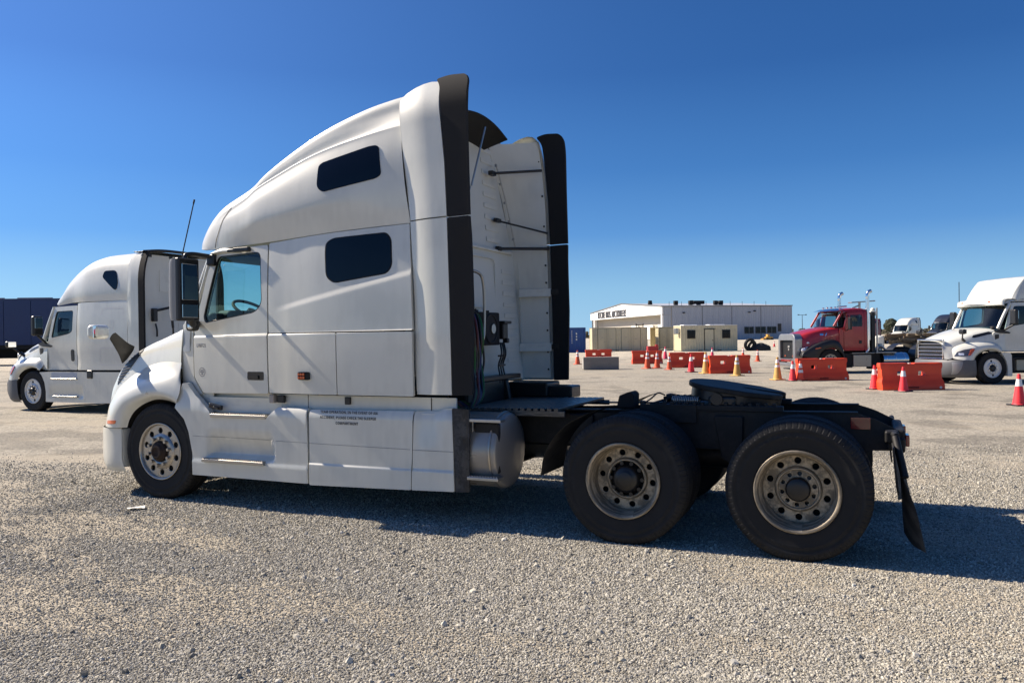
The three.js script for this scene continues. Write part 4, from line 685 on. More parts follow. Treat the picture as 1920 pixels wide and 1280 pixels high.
// origin on the ground under the steering axle, x runs to the tail, z to the side that faces the camera
function aeroTruck(name, label, pos, turn, o = {}) {
  const { mat = MT.whiteFar, sleeper = true, group, far = false, rims = MX.whiteRim } = o;
  const t = thing(name, label, 'semi truck', pos, turn, group), f2 = (g) => both(g);
  const zb = tab([[-.6, 1.0], [.3, 1.09], [1.0, 1.125], [1.58, 1.15], [1.75, 1.19], [2.2, 1.21], [4, 1.215]]);
  const S = (x, y) => zb(x) - (y > 1.8 ? .04 * Math.pow((y - 1.8) / .8, 2) : 0) - .012 * smooth(1.62, 1.2, y);
  const win = roundPoly([[.615, 1.80], [.80, 2.45], [1.43, 2.46], [1.41, 1.96], [1.30, 1.90]], .07);
  const door = roundPoly([[.74, 2.56], [1.57, 2.575], [1.57, 1.03], [.305, 1.02], [.345, 1.62], [.50, 1.72]], .03);
  for (const f of [(g) => g, mirrorZ]) {
    const d = part('door', f(panel(door, S, { holes: [win], lip: .05 })), mat, t);
    part('window', f(panel(win, off(S, -.02), { lip: 0 })), MX.glass, d);
    part('window_seal', f(panel(win, off(S, -.006), { holes: [win.map(([x, y]) => [lerp(x, 1.08, .05), lerp(y, 2.15, .05)])], lip: .02 })), MT.black, d);
    part('door_handle', f(panel(roundPoly(rectPts(1.36, 1.24, 1.47, 1.52, .05)), off(S, .012), { lip: .015 })), MT.black, d);
    part('pillar', f(G(tube([[.28, 1.74, 1.05], [.48, 2.15, 1.05], [.70, 2.55, 1.05]], .05, 14, 8))), mat, t);
    part('cowl', f(panel(roundPoly([[-.02, 1.02], [.295, 1.02], [.335, 1.62], [.26, 1.70], [.10, 1.60], [.10, 1.2]], .02), off(S, -.004), { lip: .05 })), mat, t);
    part('cowl_vent', f(panel(roundPoly(rectPts(.16, 1.32, .29, 1.56, .02)), off(S, .004), { lip: .01 })), MT.black, t);
    part('door_decal', f(merge([panel(rectPts(.10, 1.18, .21, 1.32), off(S, .003), { lip: 0 }), panel(rectPts(.09, 1.08, .23, 1.11), off(S, .003), { lip: 0 })])), MT.printGrey, t);
    part('mirror_bracket', f(panel(roundPoly([[.10, 1.66], [.30, 1.72], [.66, 1.62], [.62, 1.58], [.30, 1.60]], .01), off(S, .02), { lip: .03 })), MT.black, t);
    const dm = part('door_mirror', f(merge([box(.13, .48, .26, .55, 2.10, 1.42, .05), bar([.55, 1.86, 1.40], [.42, 1.68, 1.10], .03)])), MT.black, t);
    part('mirror_glass', f(merge([box(.01, .26, .20, .62, 2.17, 1.42, .003)])), MT.mirror, dm);
  }
  part('windscreen', patch([0, .5, 1].map((k) => [1, .6, 0, -.6, -1].map((z) => [lerp(.26, .70, k) - (1 - z * z) * .34, lerp(1.74, 2.56, k), z * 1.03])), 4, 6), MX.glass, t);
  part('cabin', [box(1.2, .7, 2.0, .8, 1.35, 0, 0), box(.1, 1.2, 2.1, 1.55, 2.0, 0, 0), box(.5, .2, 1.9, .42, 1.72, 0, .04), box(.14, .8, .5, 1.3, 1.9, .5, .05), box(.14, .8, .5, 1.3, 1.9, -.5, .05)], MT.liner, t);
  const hr = [[.42, [[1.125, 1.05], [1.115, 1.4], [1.09, 1.60], [1.02, 1.70], [.85, 1.755], [.5, 1.79], [0, 1.80]]], [.05, [[1.08, 1.05], [1.06, 1.4], [1.02, 1.585], [.94, 1.685], [.78, 1.74], [.45, 1.775], [0, 1.785]]], [-.35, [[1.02, 1.1], [.985, 1.3], [.93, 1.5], [.86, 1.60], [.7, 1.66], [.4, 1.70], [0, 1.71]]], [-.7, [[.98, 1.0], [.92, 1.2], [.86, 1.38], [.79, 1.475], [.65, 1.54], [.4, 1.585], [0, 1.60]]], [-1.0, [[.92, .9], [.86, 1.05], [.78, 1.24], [.72, 1.35], [.6, 1.42], [.36, 1.465], [0, 1.48]]], [-1.18, [[.85, .8], [.8, .95], [.72, 1.12], [.66, 1.25], [.55, 1.32], [.34, 1.37], [0, 1.39]]], [-1.27, [[.74, .8], [.72, .95], [.68, 1.12], [.645, 1.24], [.55, 1.31], [.34, 1.36], [0, 1.38]]]]
    .map(([x, a], i) => a.map(([z, y]) => [x - .14 * smooth(0, 5, i) * (1 - z * z) - .3 * (1 - smooth(0, 1.5, i)) * (1 - z * z) * .8, y, z]));
  const hg = patch(hr, far ? 3 : 5, far ? 3 : 5);
  const wingRows = [[[-.60, .76, 1.14], [-.70, .76, 1.2], [-.88, .76, 1.17], [-1.02, .78, 1.06], [-1.10, .80, .95], [-1.16, .84, .86]], [[-.555, .86, 1.14], [-.64, .90, 1.2], [-.80, .97, 1.17], [-.95, 1.06, 1.05], [-1.05, 1.10, .92], [-1.10, 1.12, .80]], [[-.46, .95, 1.14], [-.52, 1.01, 1.2], [-.63, 1.12, 1.18], [-.72, 1.195, 1.08], [-.80, 1.24, .96], [-.86, 1.26, .86]], [[-.30, 1.03, 1.14], [-.33, 1.09, 1.2], [-.38, 1.19, 1.19], [-.43, 1.262, 1.10], [-.48, 1.30, 1.0], [-.52, 1.32, .93]], [[-.08, 1.075, 1.14], [-.085, 1.12, 1.2], [-.09, 1.20, 1.19], [-.10, 1.268, 1.12], [-.12, 1.31, 1.05], [-.14, 1.34, .99]], [[.10, 1.06, 1.14], [.12, 1.10, 1.195], [.14, 1.17, 1.19], [.15, 1.24, 1.14], [.16, 1.29, 1.09], [.16, 1.33, 1.06]], [[.26, .99, 1.14], [.29, 1.01, 1.19], [.31, 1.04, 1.19], [.33, 1.09, 1.15], [.34, 1.14, 1.12], [.34, 1.2, 1.08]]];
  const wg = patch(wingRows, far ? 3 : 5, far ? 3 : 5, { flip: true });
  const hood = part('hood', f2(hg), mat, t); part('wing', wg, mat, hood); part('wing', mirrorZ(wg), mat, hood);
  const SH = surfaceOf([hg, wg], 1);
  for (const f of [(g) => g, mirrorZ]) {
    part('hood_vent', f(panel(roundPoly([[-.50, 1.47], [-.44, 1.545], [.02, 1.655], [.10, 1.62], [.08, 1.585], [-.42, 1.46]], .01), off(SH, .006), { lip: .01, max: .08 })), MT.black, hood);
    part('headlamp', f(panel(roundPoly([[-1.12, .885], [-1.06, 1.02], [-.90, 1.095], [-.70, 1.135], [-.61, 1.115], [-.78, .90]], .02), off(SH, .012), { lip: .015, dx: .03, dy: .03 })), MT.lampDark, hood);
    part('headlamp_lens', f(panel(roundPoly(rectPts(-1.04, .92, -.93, .99, .02)), off(SH, .02), { lip: .01, dx: .03, dy: .03 })), MT.lampClear, hood);
    part('headlamp_amber', f(panel(roundPoly([[-.83, .92], [-.76, 1.07], [-.68, 1.12], [-.62, 1.105], [-.77, .91]], .012), off(SH, .018), { lip: .008, dx: .03, dy: .03 })), MT.orangeLamp, hood);
    const hm = part('hood_mirror', f(merge([box(.13, .16, .24, -.95, 1.66, 1.08, .05)])), MT.black, hood);
    part('mirror_stalk', f(merge([bar([-.93, 1.60, 1.06], [-.80, 1.38, .86], .022), bar([-.83, 1.44, .90], [-.72, 1.36, .86], .04)])), MT.black, hm);
    part('mirror_glass', f(merge([box(.008, .13, .20, -.88, 1.66, 1.08, .003)])), MT.mirror, hm);
  }
  part('grille_frame', [box(.06, .05, 1.30, -1.30, 1.40, 0, .02), ...both(box(.06, .62, .06, -1.285, 1.10, .63, .02)), box(.06, .05, 1.2, -1.27, .80, 0, .02)], MT.chrome, hood);
  part('grille_mesh', [box(.03, .6, 1.22, -1.26, 1.1, 0, .01)], MT.black, hood);
  for (let i = 0; i < 4; i++) part('grille_bar', box(.05, .03, 1.2, -1.29, .92 + i * .12, 0, .012), MT.chrome, hood);
  const br = [.77, .70, .55, .40, .28, .21].map((y, i) => { const d = [.02, .06, .07, .05, 0, -.08][i], ins = [0, 0, 0, .01, .04, .10][i]; return [[-.58 + .01 * i, y, 1.18 - ins], [-.75, y, 1.20 - ins], [-.95 - d * .5, y, 1.14 - ins], [-1.12 - d, y, .98 - ins], [-1.26 - d, y, .72], [-1.34 - d, y, .4], [-1.36 - d, y, 0]]; });
  const bg = patch(br, 3, 4); part('bumper', f2(bg), MX.bump, t);
  const SB = surfaceOf([bg], 1);
  part('bumper_panel', panel(roundPoly([[-1.22, .70], [-.98, .71], [-1.02, .52], [-1.10, .33], [-1.2, .30]], .03), off(SB, .008), { lip: .01, max: .06 }), std([.24, .25, .26], .4, .3), t);
  each('wheel_arch', f2(patch([-.2, .3, .8, 1.3, 1.8, 2.3, 2.8, 3.3].map((a) => [1.15, .85, .55].map((z) => [.62 * Math.cos(a), .50 + .58 * Math.sin(a), z])), 3, 2)), MT.liner, t);
  steerWheel(t, 0, .5, 1.17, 1, { R: .50, rim: rims, oneHole: true, spin: 1.0, hub: MT.black }); steerWheel(t, 0, .5, -1.17, -1, { R: .50, rim: rims, oneHole: true, spin: .4, hub: MT.black });
  each('frame_rail', f2(box(7.6, .26, .08, 3.2, .80, .42, .01)), MT.frame, t);
  if (sleeper) {
    const up = roundPoly([[1.592, 1.03], [1.592, 2.63], [3.352, 2.65], [3.345, 1.04]], .02);
    for (const f of [(g) => g, mirrorZ]) {
      const sp = part('sleeper_panel', f(panel(up, S)), mat, t);
      const E = (x0, y0, x1, y1, r) => { const q = roundPoly(rectPts(x0, y0, x1, y1, r)); return strip([...q, q[0]], .012, S, .003, 1); };
      part('luggage_seam', f(merge([E(2.45, 1.15, 3.2, 1.55, .05), E(2.5, 1.75, 3.2, 2.48, .06), E(2.78, 2.0, 2.9, 2.2, .04)])), std([.55, .55, .55], .5), sp);
      part('skirt', f(panel(roundPoly([[.50, .25], [.505, .5], [.46, .72], [.37, .88], [.28, .97], [.62, .985], [1.88, .985], [1.92, .25]], .015), (x, y) => 1.19 - .05 * smooth(.34, .40, y) * (1 - smooth(.40, .70, y)) * smooth(.6, .7, x) * (1 - smooth(1.75, 1.85, x)), { max: .08, lip: .04 })), mat, t);
      const st = part('step', f(merge([box(.95, .03, .05, 1.17, .815, 1.185, .01), box(.85, .03, .06, 1.2, .39, 1.19, .01)])), MT.alu, t);
      part('step_well', f(panel(roundPoly(rectPts(.72, .84, 1.62, .97, .01)), () => 1.193, { lip: .003 })), std([.40, .44, .50], .5), st);
      part('skirt', f(panel(roundPoly([[1.935, .25], [1.895, .985], [3.90, .99], [3.90, .27]], .015), () => 1.20, { lip: .04 })), mat, t);
      part('skirt_line', f(merge([box(3.3, .03, .01, 2.2, 1.005, 1.15, 0)])), MT.trim, t);
      part('vent_box', f(merge([box(.19, .2, .06, 2.08, .93, 1.20, .03)])), MT.black, t);
      part('side_fairing', f(panel(roundPoly([[3.364, 1.04], [3.366, 2.65], [3.366, 3.66, .05], [3.62, 3.72, .05], [3.73, 3.72], [3.73, 1.04]], .01), (x, y) => 1.215 + .02 * smooth(3.36, 3.5, x) - (y > 3 ? .14 * Math.pow((y - 3) / .7, 2.2) : 0), { lip: .05 })), mat, t);
      part('fairing_edge', f(panel(roundPoly(rectPts(3.736, 1.05, 3.90, 3.76, .02)), (x, y) => 1.24 - (y > 3 ? .14 * Math.pow((y - 3) / .7, 2.2) : 0), { lip: .05 })), MT.trim, t);
    }
    const T9 = [[.61, 2.68], [.66, 2.78], [.80, 2.91], [1.02, 3.14], [1.40, 3.41], [1.83, 3.61], [2.24, 3.70], [2.54, 3.725], [3.04, 3.735], [3.352, 3.745]], XS = [.86, .90, .97, 1.1, 1.42, 1.83, 2.24, 2.54, 3.04, 3.352];
    const rw = T9.map(([x9, t9], i) => { const xs = XS[i], ys = 2.575 + .075 * smooth(.6, 1.6, xs), b = S(xs, ys), h = t9 - ys, k = smooth(0, 5, i); return [[xs, ys, b], [lerp(xs, x9, .1), ys + .25 * h, b + .01 * k], [lerp(xs, x9, .3), ys + .55 * h, b - .03], [lerp(xs, x9, .6), ys + .82 * h, b - .12], [x9, t9, .86], [x9 - .08 * (1 - k), t9 + .05 * k, .55], [x9 - .25 * (1 - k), t9 + .06 * k, 0]]; });
    const cg = patch(rw, 4, 4); const cap = part('roof_cap', f2(cg), mat, t); const SC = surfaceOf([cg], 1.2);
    for (const f of [(g) => g, mirrorZ]) part('roof_window', f(panel(roundPoly([[2.47, 3.22, .1], [2.52, 3.36, .06], [2.92, 3.36, .12], [3.02, 3.05, .12], [2.98, 2.90, .05], [2.90, 2.90, .05]], .08), off(SC, .008), { lip: .015, max: .07 })), MT.glassDark, cap);
    part('rear_wall', [box(.05, 2.68, 2.24, 3.72, 2.36, 0, .01), box(.012, .5, .7, 3.75, 3.1, .3, .005), box(.012, .9, .6, 3.75, 1.9, -.2, .005), box(.014, .02, 2.2, 3.75, 2.66, 0, 0)], MT.whiteFlat, t);
    part('roof_edge', [tube([[3.82, 3.74, 1.14], [3.88, 3.79, .7], [3.88, 3.80, 0], [3.88, 3.79, -.7], [3.82, 3.74, -1.14]], .035), box(.4, .02, 2.2, 3.66, 3.75, 0, .005), box(.1, .1, .12, 3.7, 3.68, .9, .02), box(.1, .1, .12, 3.7, 3.68, .3, .02)], MT.black, t);
    part('hose_arm', [box(.1, .3, .12, 3.8, 2.3, .85, .02), bar([3.82, 2.4, .82], [4.0, 2.48, .55], .03), bar([4.0, 2.46, .55], [4.0, 2.0, .5], .03), tube([[4.0, 2.1, .5], [3.95, 1.7, .45], [3.85, 1.4, .4]], .02), tube([[3.8, 2.1, .82], [3.82, 1.95, .8], [3.8, 1.8, .78]], .02)], MT.black, t);
    for (const x of [5.55, 6.87]) for (const s of [1, -1]) dualWheel(t, x, .51, s * 1.2, s, { rim: rims, inner: !far });
  } else {
    const rg = patch([[.44, 2.52, 2.60], [.50, 2.66, 2.64], [.62, 2.69, 2.67], [.98, 2.73, 2.70], [1.6, 2.76, 2.72]].map(([x, y]) => [[x + .26, lerp(2.55, 2.60, 1), S(.9, 2.6) + .0], [x + .22, lerp(2.6, y, .6), 1.06], [x + .05, y, .92], [x - .18, y + .02, .5], [x - .28, y + .03, 0]]), 4, 5);
    const rf = part('roof', f2(rg), mat, t);
    part('sun_visor', patch([[.98, 2.70], [.66, 2.705], [.47, 2.67], [.44, 2.54], [.46, 2.48], [.66, 2.47]].map(([x, y]) => [1, .92, .5, 0, -.5, -.92, -1].map((z) => [x - (1 - z * z) * .20 + (Math.abs(z) > .95 ? .05 : 0), y - (Math.abs(z) > .95 ? .02 : 0), z * 1.08])), 4, 4), mat, rf);
    each('roof_lamp', [.62, -.62, .12, 0, -.12].map((z) => box(.03, .05, .09, .44 - .2 * (1 - z * z), 2.61, z, .012)), MT.orangeLamp, rf);
    const fr = patch([[.70, 2.69], [.78, 2.86], [.92, 3.08], [1.10, 3.30], [1.22, 3.38], [1.6, 3.43], [2.3, 3.46]].map(([x, y], i) => { const lo = 2.62 + .03 * i, k = Math.max(.05, y - lo); return [[x + .20, lo, 1.13], [x + .16, lo + k * .5, 1.125], [x + .10, lo + k * .9, 1.08], [x + .03, y - .01, .98], [x, y, .5], [x - .02, y + .005, 0]]; }), 4, 4);
    part('roof_fairing', f2(fr), mat, t);
    each('cab_side', f2(panel(roundPoly([[1.59, 1.03], [1.59, 2.66], [2.1, 2.70], [2.1, 1.03]], .02), S)), mat, t);
    part('rear_wall', box(.05, 1.7, 2.2, 2.05, 1.85, 0, .01), MT.whiteFlat, t);
    each('arch_rear', f2(panel(roundPoly([[.50, .24], [.51, .5], [.46, .72], [.37, .88], [.28, .97], [.58, .985], [.64, .9], [.66, .24]], .015), () => 1.19, { lip: .2 })), mat, t);
    each('step_frame', f2(merge([box(1.6, .05, .3, 1.5, .80, 1.02, .01), box(1.6, .05, .3, 1.5, .36, 1.02, .01), box(.06, .5, .3, .74, .58, 1.02, .01), box(1.5, .5, .1, 1.5, .58, .85, .01)])), MT.frame, t);
    each('battery_box', f2(box(.3, .34, .12, 1.02, .58, 1.05, .02)), std([.42, .40, .30], .6), t);
    part('antenna', bar([.4, 2.55, -.9], [.4, 3.35, -.9], .012, 6), MT.trim, t);
    for (const s of [1, -1]) dualWheel(t, 4.6, .51, s * 1.2, s, { rim: rims });
  }
  return t;
}
{ // left: parallel to the large truck; the point given is the tyre's contact on the near side
  const c = [-11.87, -19.68], dx = 1.17 * Math.sin(TH), dz = 1.17 * Math.cos(TH);
  aeroTruck('sleeper_truck', 'white sleeper truck with small rounded roof window, half hidden behind the large truck nose', [c[0] + dx, 0, c[1] - dz], -TH);
}
{ const a = .12; aeroTruck('day_cab_truck', 'white day cab truck with dark bumper and chrome barred grille behind the orange barriers', [15.1 - 1.17 * Math.sin(a), 0, -25.01 - 1.17 * Math.cos(a)], a, { sleeper: false }); }
aeroTruck('sleeper_truck', 'distant white sleeper truck facing the lot between a maroon truck and a black truck', [57.4, 0, -118], .62, { far: true });
aeroTruck('sleeper_truck', 'distant black sleeper truck with tall dark roof beside the distant white truck', [55.6, .15, -104], .55, { mat: MX.blackPaint, far: true });
aeroTruck('sleeper_truck', 'distant maroon truck showing only its roof behind the red work truck', [50.0, -.1, -115], .6, { mat: MX.maroon, far: true });

// red work truck, nose to the left
{
  const a = .10, t = thing('work_truck', 'dark red work truck with chrome grille surround, black wings and twin exhaust stacks', 'truck', [13.22 - 1.2 * Math.sin(a), 0, -32.92 - 1.2 * Math.cos(a)], a);
  const S = (x, y) => 1.06 + .06 * smooth(.4, 1.6, x) - (y > 1.9 ? .05 * Math.pow((y - 1.9) / .7, 2) : 0);
  const win = roundPoly([[.86, 1.93], [.90, 2.42], [1.40, 2.42], [1.40, 1.93]], .06);
  for (const f of [(g) => g, mirrorZ]) {
    const d = part('door', f(panel(roundPoly([[.62, .93], [.62, 1.9], [.76, 2.50], [1.48, 2.54], [1.48, .93]], .04), S, { holes: [win], lip: .05 })), MX.red, t);
    part('window', f(panel(win, off(S, -.02), { lip: 0 })), MX.glass, d); part('door_handle', f(merge([box(.12, .14, .03, 1.30, 1.28, 1.12, .02)])), MT.black, d);
    part('door_mirror', f(merge([box(.10, .5, .2, .72, 2.05, 1.36, .03), bar([.72, 2.3, 1.3], [.8, 2.4, 1.05], .02), bar([.72, 1.85, 1.3], [.7, 1.75, 1.05], .02)])), MT.black, d);
    part('cab_side', f(panel(roundPoly([[1.49, .93], [1.49, 2.55], [1.60, 2.55], [1.60, .93]], .01), S)), MX.red, t);
    part('pillar', f(merge([tube([[.20, 1.95, 1.0], [.42, 2.3, 1.0], [.60, 2.58, 1.0]], .05, 10, 8), panel(roundPoly([[.42, .95], [.60, .95], [.60, 1.9], [.42, 1.85]], .02), S)])), MX.red, t);
  }
  part('windscreen', patch([0, .5, 1].map((k) => [1, .5, 0, -.5, -1].map((z) => [lerp(.20, .58, k) - (1 - z * z) * .15, lerp(1.93, 2.56, k), z])), 3, 5), MX.glass, t);
  part('cabin', [box(1.1, .8, 1.9, 1.0, 1.4, 0, 0), box(.14, .7, .45, 1.35, 2.0, .5, .05), box(.14, .7, .45, 1.35, 2.0, -.5, .05), box(.3, .2, 1.8, .45, 1.86, 0, .03)], MT.liner, t);
  part('cab_roof', [patch([[.55, 2.56], [.66, 2.66], [1.0, 2.70], [1.4, 2.70], [1.6, 2.66]].map(([x, y]) => [[x, 2.53, 1.06], [x, lerp(2.53, y, .8), 1.0], [x, y, .8], [x, y + .03, .3], [x, y + .03, 0]]), 4, 4)].flatMap(both), MX.red, t);
  part('rear_wall', [box(.04, 1.65, 2.1, 1.6, 1.75, 0, .01)], MX.red, t);
  part('sun_visor', patch([0, 1].map((k) => [1.05, .5, 0, -.5, -1.05].map((z) => [lerp(.62, .30, k) - (1 - z * z) * .14, lerp(2.70, 2.60, k), z])), 4, 5), MT.chrome, t);
  each('roof_lamp', [-.7, -.35, 0, .35, .7].map((z) => box(.10, .06, .08, .62, 2.76, z, .02)), MT.chrome, t);
  part('horn', [tube([[.7, 2.78, .4], [1.1, 2.80, .4]], .03)], MT.chrome, t);
  const hg = patch([[.42, 1.92, 1.04], [0, 1.90, .99], [-.45, 1.83, .93], [-.8, 1.74, .87], [-1.08, 1.64, .80]].map(([x, y, w]) => [[x, 1.0, w + .03], [x, 1.35, w], [x, y - .18, w - .04], [x, y - .05, w - .12], [x, y, w * .6], [x - .02, y + .03, 0]]), 5, 5);
  const hood = part('hood', both(hg), MX.red, t); const SH = surfaceOf([hg], .9);
  part('hood_badge', [panel(roundPoly(rectPts(-.36, 1.58, -.22, 1.66, .01)), off(SH, .006), { lip: .004 }), panel([[-.16, 1.56], [-.12, 1.56], [-.06, 1.68], [-.10, 1.68]], off(SH, .006), { lip: .004 })], MT.chrome, hood);
  part('hood_marker', xf(new THREE.SphereGeometry(.07, 16, 10), [-.86, 1.27, .88], [0, 0, 0], [1, .6, .5]), MT.lampClear, hood);
  // black wing over the front wheel
  const wr = [[-1.22, .72], [-1.16, .86], [-.95, 1.0], [-.66, 1.16], [-.30, 1.30], [.06, 1.37], [.32, 1.30], [.48, 1.10], [.56, .82], [.60, .6]];
  const wg = patch(wr.map(([x, y]) => { const L = Math.hypot(x, y - .5) || 1; return [.56 * x / L, .5 + .56 * (y - .5) / L, x, y]; }).map(([lx, ly, x, y]) => [[lx, ly, 1.16], [lerp(lx, x, .4), lerp(ly, y, .4), 1.20], [x, y, 1.15], [x, y + .03, 1.0], [x, y + .03, .8]]), 4, 4, { flip: true });
  const wing = part('wing', both(wg), std([.014, .014, .016], .45), t);
  const SW = surfaceOf([wg], 1.1);
  part('wing_marker', panel(roundPoly([[-.70, 1.0], [-.46, 1.05], [-.46, 1.09], [-.68, 1.05]], .01), off(SW, .012), { lip: .01, max: .06 }), MT.orangeLamp, wing);
  part('headlamp', [xf(new THREE.SphereGeometry(.13, 18, 12), [-1.06, .97, .93], [0, 0, 0], [1, .8, .6]), box(.2, .07, .06, -.98, 1.06, .93, .02, [0, .4, .3])], MT.lampClear, t);
  // grille in its bright surround
  const gs = [[.55, .62], [.55, 1.42], [.70, 1.60], [.82, 1.66]];
  part('grille_surround', [extrude(roundPoly([[-.80, .52], [-.80, 1.50, .12], [-.62, 1.66, .1], [.62, 1.66, .1], [.80, 1.50, .12], [.80, .52]], .02), .34, { holes: [roundPoly([[-.64, .58], [-.64, 1.42], [.64, 1.42], [.64, .58]], .08)], bevel: .03 })].map((g) => xf(xf(g, [0, 0, 0], [0, -Math.PI / 2, 0]), [-1.06, 0, 0])), MT.aluDull, t);
  const gm = part('grille_mesh', [box(.03, .86, 1.30, -1.28, 1.0, 0, .01)], std([.03, .031, .033], .5), t);
  each('grille_bar', Array.from({ length: 11 }, (_, i) => box(.02, .84, .02, -1.30, 1.0, -.5 + i * .1, .004)), MT.black, gm);
  part('grille_badge', [box(.02, .10, .16, -1.32, 1.12, .06, .01), box(.02, .10, .1, -1.32, 1.0, .06, .01)], MT.chrome, gm);
  each('grille_lamp', [-.3, .42].map((z) => box(.03, .05, .10, -1.31, .72, z, .015)), MT.orangeLamp, gm);
  part('bumper', [box(.16, .16, 2.0, -1.34, .36, 0, .03), ...both(box(.5, .30, .06, -1.16, .46, 1.0, .02)), ...both(box(.12, .26, .3, -1.36, .47, .86, .02))], MT.aluDull, t);
  part('tow_plate', [box(.25, .05, .5, -1.45, .20, .3, .015)], MT.black, t);
  part('bumper_lamp', [box(.02, .10, .9, -1.44, .53, 0, .01)], MT.redLamp, t);
  steerWheel(t, 0, .5, 1.12, 1, { rim: MT.alu }); steerWheel(t, 0, .5, -1.12, -1, { rim: MT.alu });
  for (const [z, x] of [[.95, 1.72], [-.95, 1.50]]) { const st = part('exhaust_stack', [cyl(.075, .075, 2.1, x, 2.05, z), tube([[x, 3.05, z], [x, 3.25, z], [x + .04, 3.36, z], [x + .16, 3.42, z]], .075, 16, 14), tube([[x, 1.1, z], [x, .95, z], [x - .12, .85, z]], .075, 12, 12)], MT.chrome, t); part('stack_guard', cyl(.105, .105, 1.1, x, 1.9, z, [0, 0, 0], 24, true), MT.chrome, st); }
  part('headache_rack', [box(.16, 1.75, 1.9, 1.98, 1.65, 0, .02)], MT.black, t);
  each('rack_post', both(cyl(.035, .035, 1.9, 2.10, 1.75, 1.0)), MT.aluDull, t);
  part('light_bar', [box(1.1, .05, .3, 2.0, 3.0, 0, .02, [0, 0, .06]), box(.08, .4, .08, 1.9, 2.8, 0, .01), bar([1.45, 2.72, .2], [1.9, 2.85, 0], .03)], MT.aluDull, t);
  part('work_lamp', [xf(new THREE.SphereGeometry(.1, 14, 10), [2.15, 2.62, .6]), box(.25, .2, .3, 2.1, 2.48, .6, .03)], MT.whiteFlat, t);
  each('frame_rail', both(box(6.5, .3, .1, 2.6, .75, .42, .01)), MT.frame, t);
  part('fuel_tank', [cyl(.30, .30, 1.1, 2.85, .52, .88, [0, 0, Math.PI / 2], 36), ...[2.45, 2.85, 3.25].map((x) => xf(new THREE.TorusGeometry(.305, .012, 6, 36), [x, .52, .88], [0, Math.PI / 2, 0]))], MT.chrome, t);
  part('step_box', [box(.78, .5, .35, 1.38, .50, .95, .02), box(1.0, .04, .3, 1.4, .82, 1.02, .01), box(.9, .05, .3, 2.4, .83, 1.02, .01)], MT.alu, t);
  part('step_gap', [box(.42, .6, .3, .78, .52, .9, .02), box(.45, .7, .3, 2.0, .5, .85, .02)], MT.liner, t);
  part('pipework', [tube([[1.9, 1.2, .5], [2.2, .95, .6], [2.5, 1.1, .5], [2.8, .95, .4]], .05), tube([[1.95, 1.3, .2], [2.3, 1.0, .3], [2.6, 1.0, .4]], .04), cyl(.12, .12, .3, 2.6, 1.05, .3)], MT.aluDull, t);
  for (const x of [4.3, 5.65]) for (const s of [1, -1]) dualWheel(t, x, .51, s * 1.15, s, { rim: MT.alu });
  each('rear_wing', both(patch(Array.from({ length: 9 }, (_, i) => { const q = Math.PI * i / 8; return [1.18, .9, .6].map((z) => [4.3 - .66 * Math.cos(q), .55 + .62 * Math.sin(q), z]); }), 3, 2)), MT.black, t);
}

// ---------- yard: barriers, cones, containers ----------
const BARRIER = (() => {
  const g = new THREE.Group(), L = 1.78, H = .78;
  const prof = lin([[0, .26], [.10, .26], [.16, .245], [.30, .17], [.45, .135], [.72, .12], [.765, .11], [.78, .09]]);
  const face = roundPoly([[-L / 2, 0], [-L / 2, .22], [-L / 2 + .04, .34], [-L / 2 + .03, .60], [-L / 2, .66], [-L / 2, H], [-.12, H], [-.08, H - .03], [.08, H - .03], [.12, H], [L / 2, H], [L / 2, .66], [L / 2 - .03, .60], [L / 2 - .04, .34], [L / 2, .22], [L / 2, 0]], .02);
  const holes = [-.30, .30].map((x) => roundPoly(rectPts(x - .11, .41, x + .11, .54, .03)));
  const front = panel(face, (x, y) => prof(y), { holes: [], lip: 0, max: .12 });
  const holed = (s) => { const q = panel(face, (x, y) => prof(y) + (Math.abs(x) < .05 && y < .3 ? -.01 : 0), { holes, lip: 0, max: .12 }); return s > 0 ? q : mirrorZ(q); };
  const rim = []; // tunnel walls of the fork holes and the outer rim joining both faces
  for (const loop of [face, ...holes]) { const P = []; for (let i = 0; i < loop.length; i++) { const a = loop[i], b = loop[(i + 1) % loop.length], n = Math.max(1, Math.ceil(Math.hypot(b[0] - a[0], b[1] - a[1]) / .06)); for (let j = 0; j < n; j++) { const p = [lerp(a[0], b[0], j / n), lerp(a[1], b[1], j / n)], q = [lerp(a[0], b[0], (j + 1) / n), lerp(a[1], b[1], (j + 1) / n)], zp = prof(p[1]), zq = prof(q[1]); P.push(p[0], p[1], zp, p[0], p[1], -zp, q[0], q[1], zq, q[0], q[1], zq, p[0], p[1], -zp, q[0], q[1], -zq); } } const r = new THREE.BufferGeometry(); r.setAttribute('position', new THREE.Float32BufferAttribute(P, 3)); r.computeVertexNormals(); rim.push(G(r)); }
  part('shell', [holed(1), holed(-1), ...rim], MT.barrier, g);
  part('fill_cap', cyl(.045, .045, .03, 0, H - .015, 0), MT.whiteFlat, g);
  part('drain_plug', cyl(.035, .035, .02, L / 2 - .12, .07, .262, [Math.PI / 2, 0, 0], 14), MT.whiteFlat, g);
  part('base_slot', [box(.3, .05, .01, 0, .08, .262, .003)], std([.2, .02, .01], .8), g);
  return g;
})();
const place = (proto, name, label, cat, pos, turn, group, s = 1) => { const c = proto.clone(); c.name = numbered(name); c.position.set(...pos); c.rotation.y = turn; c.scale.setScalar(s); scene.add(c); return tag(c, label, cat, group); };
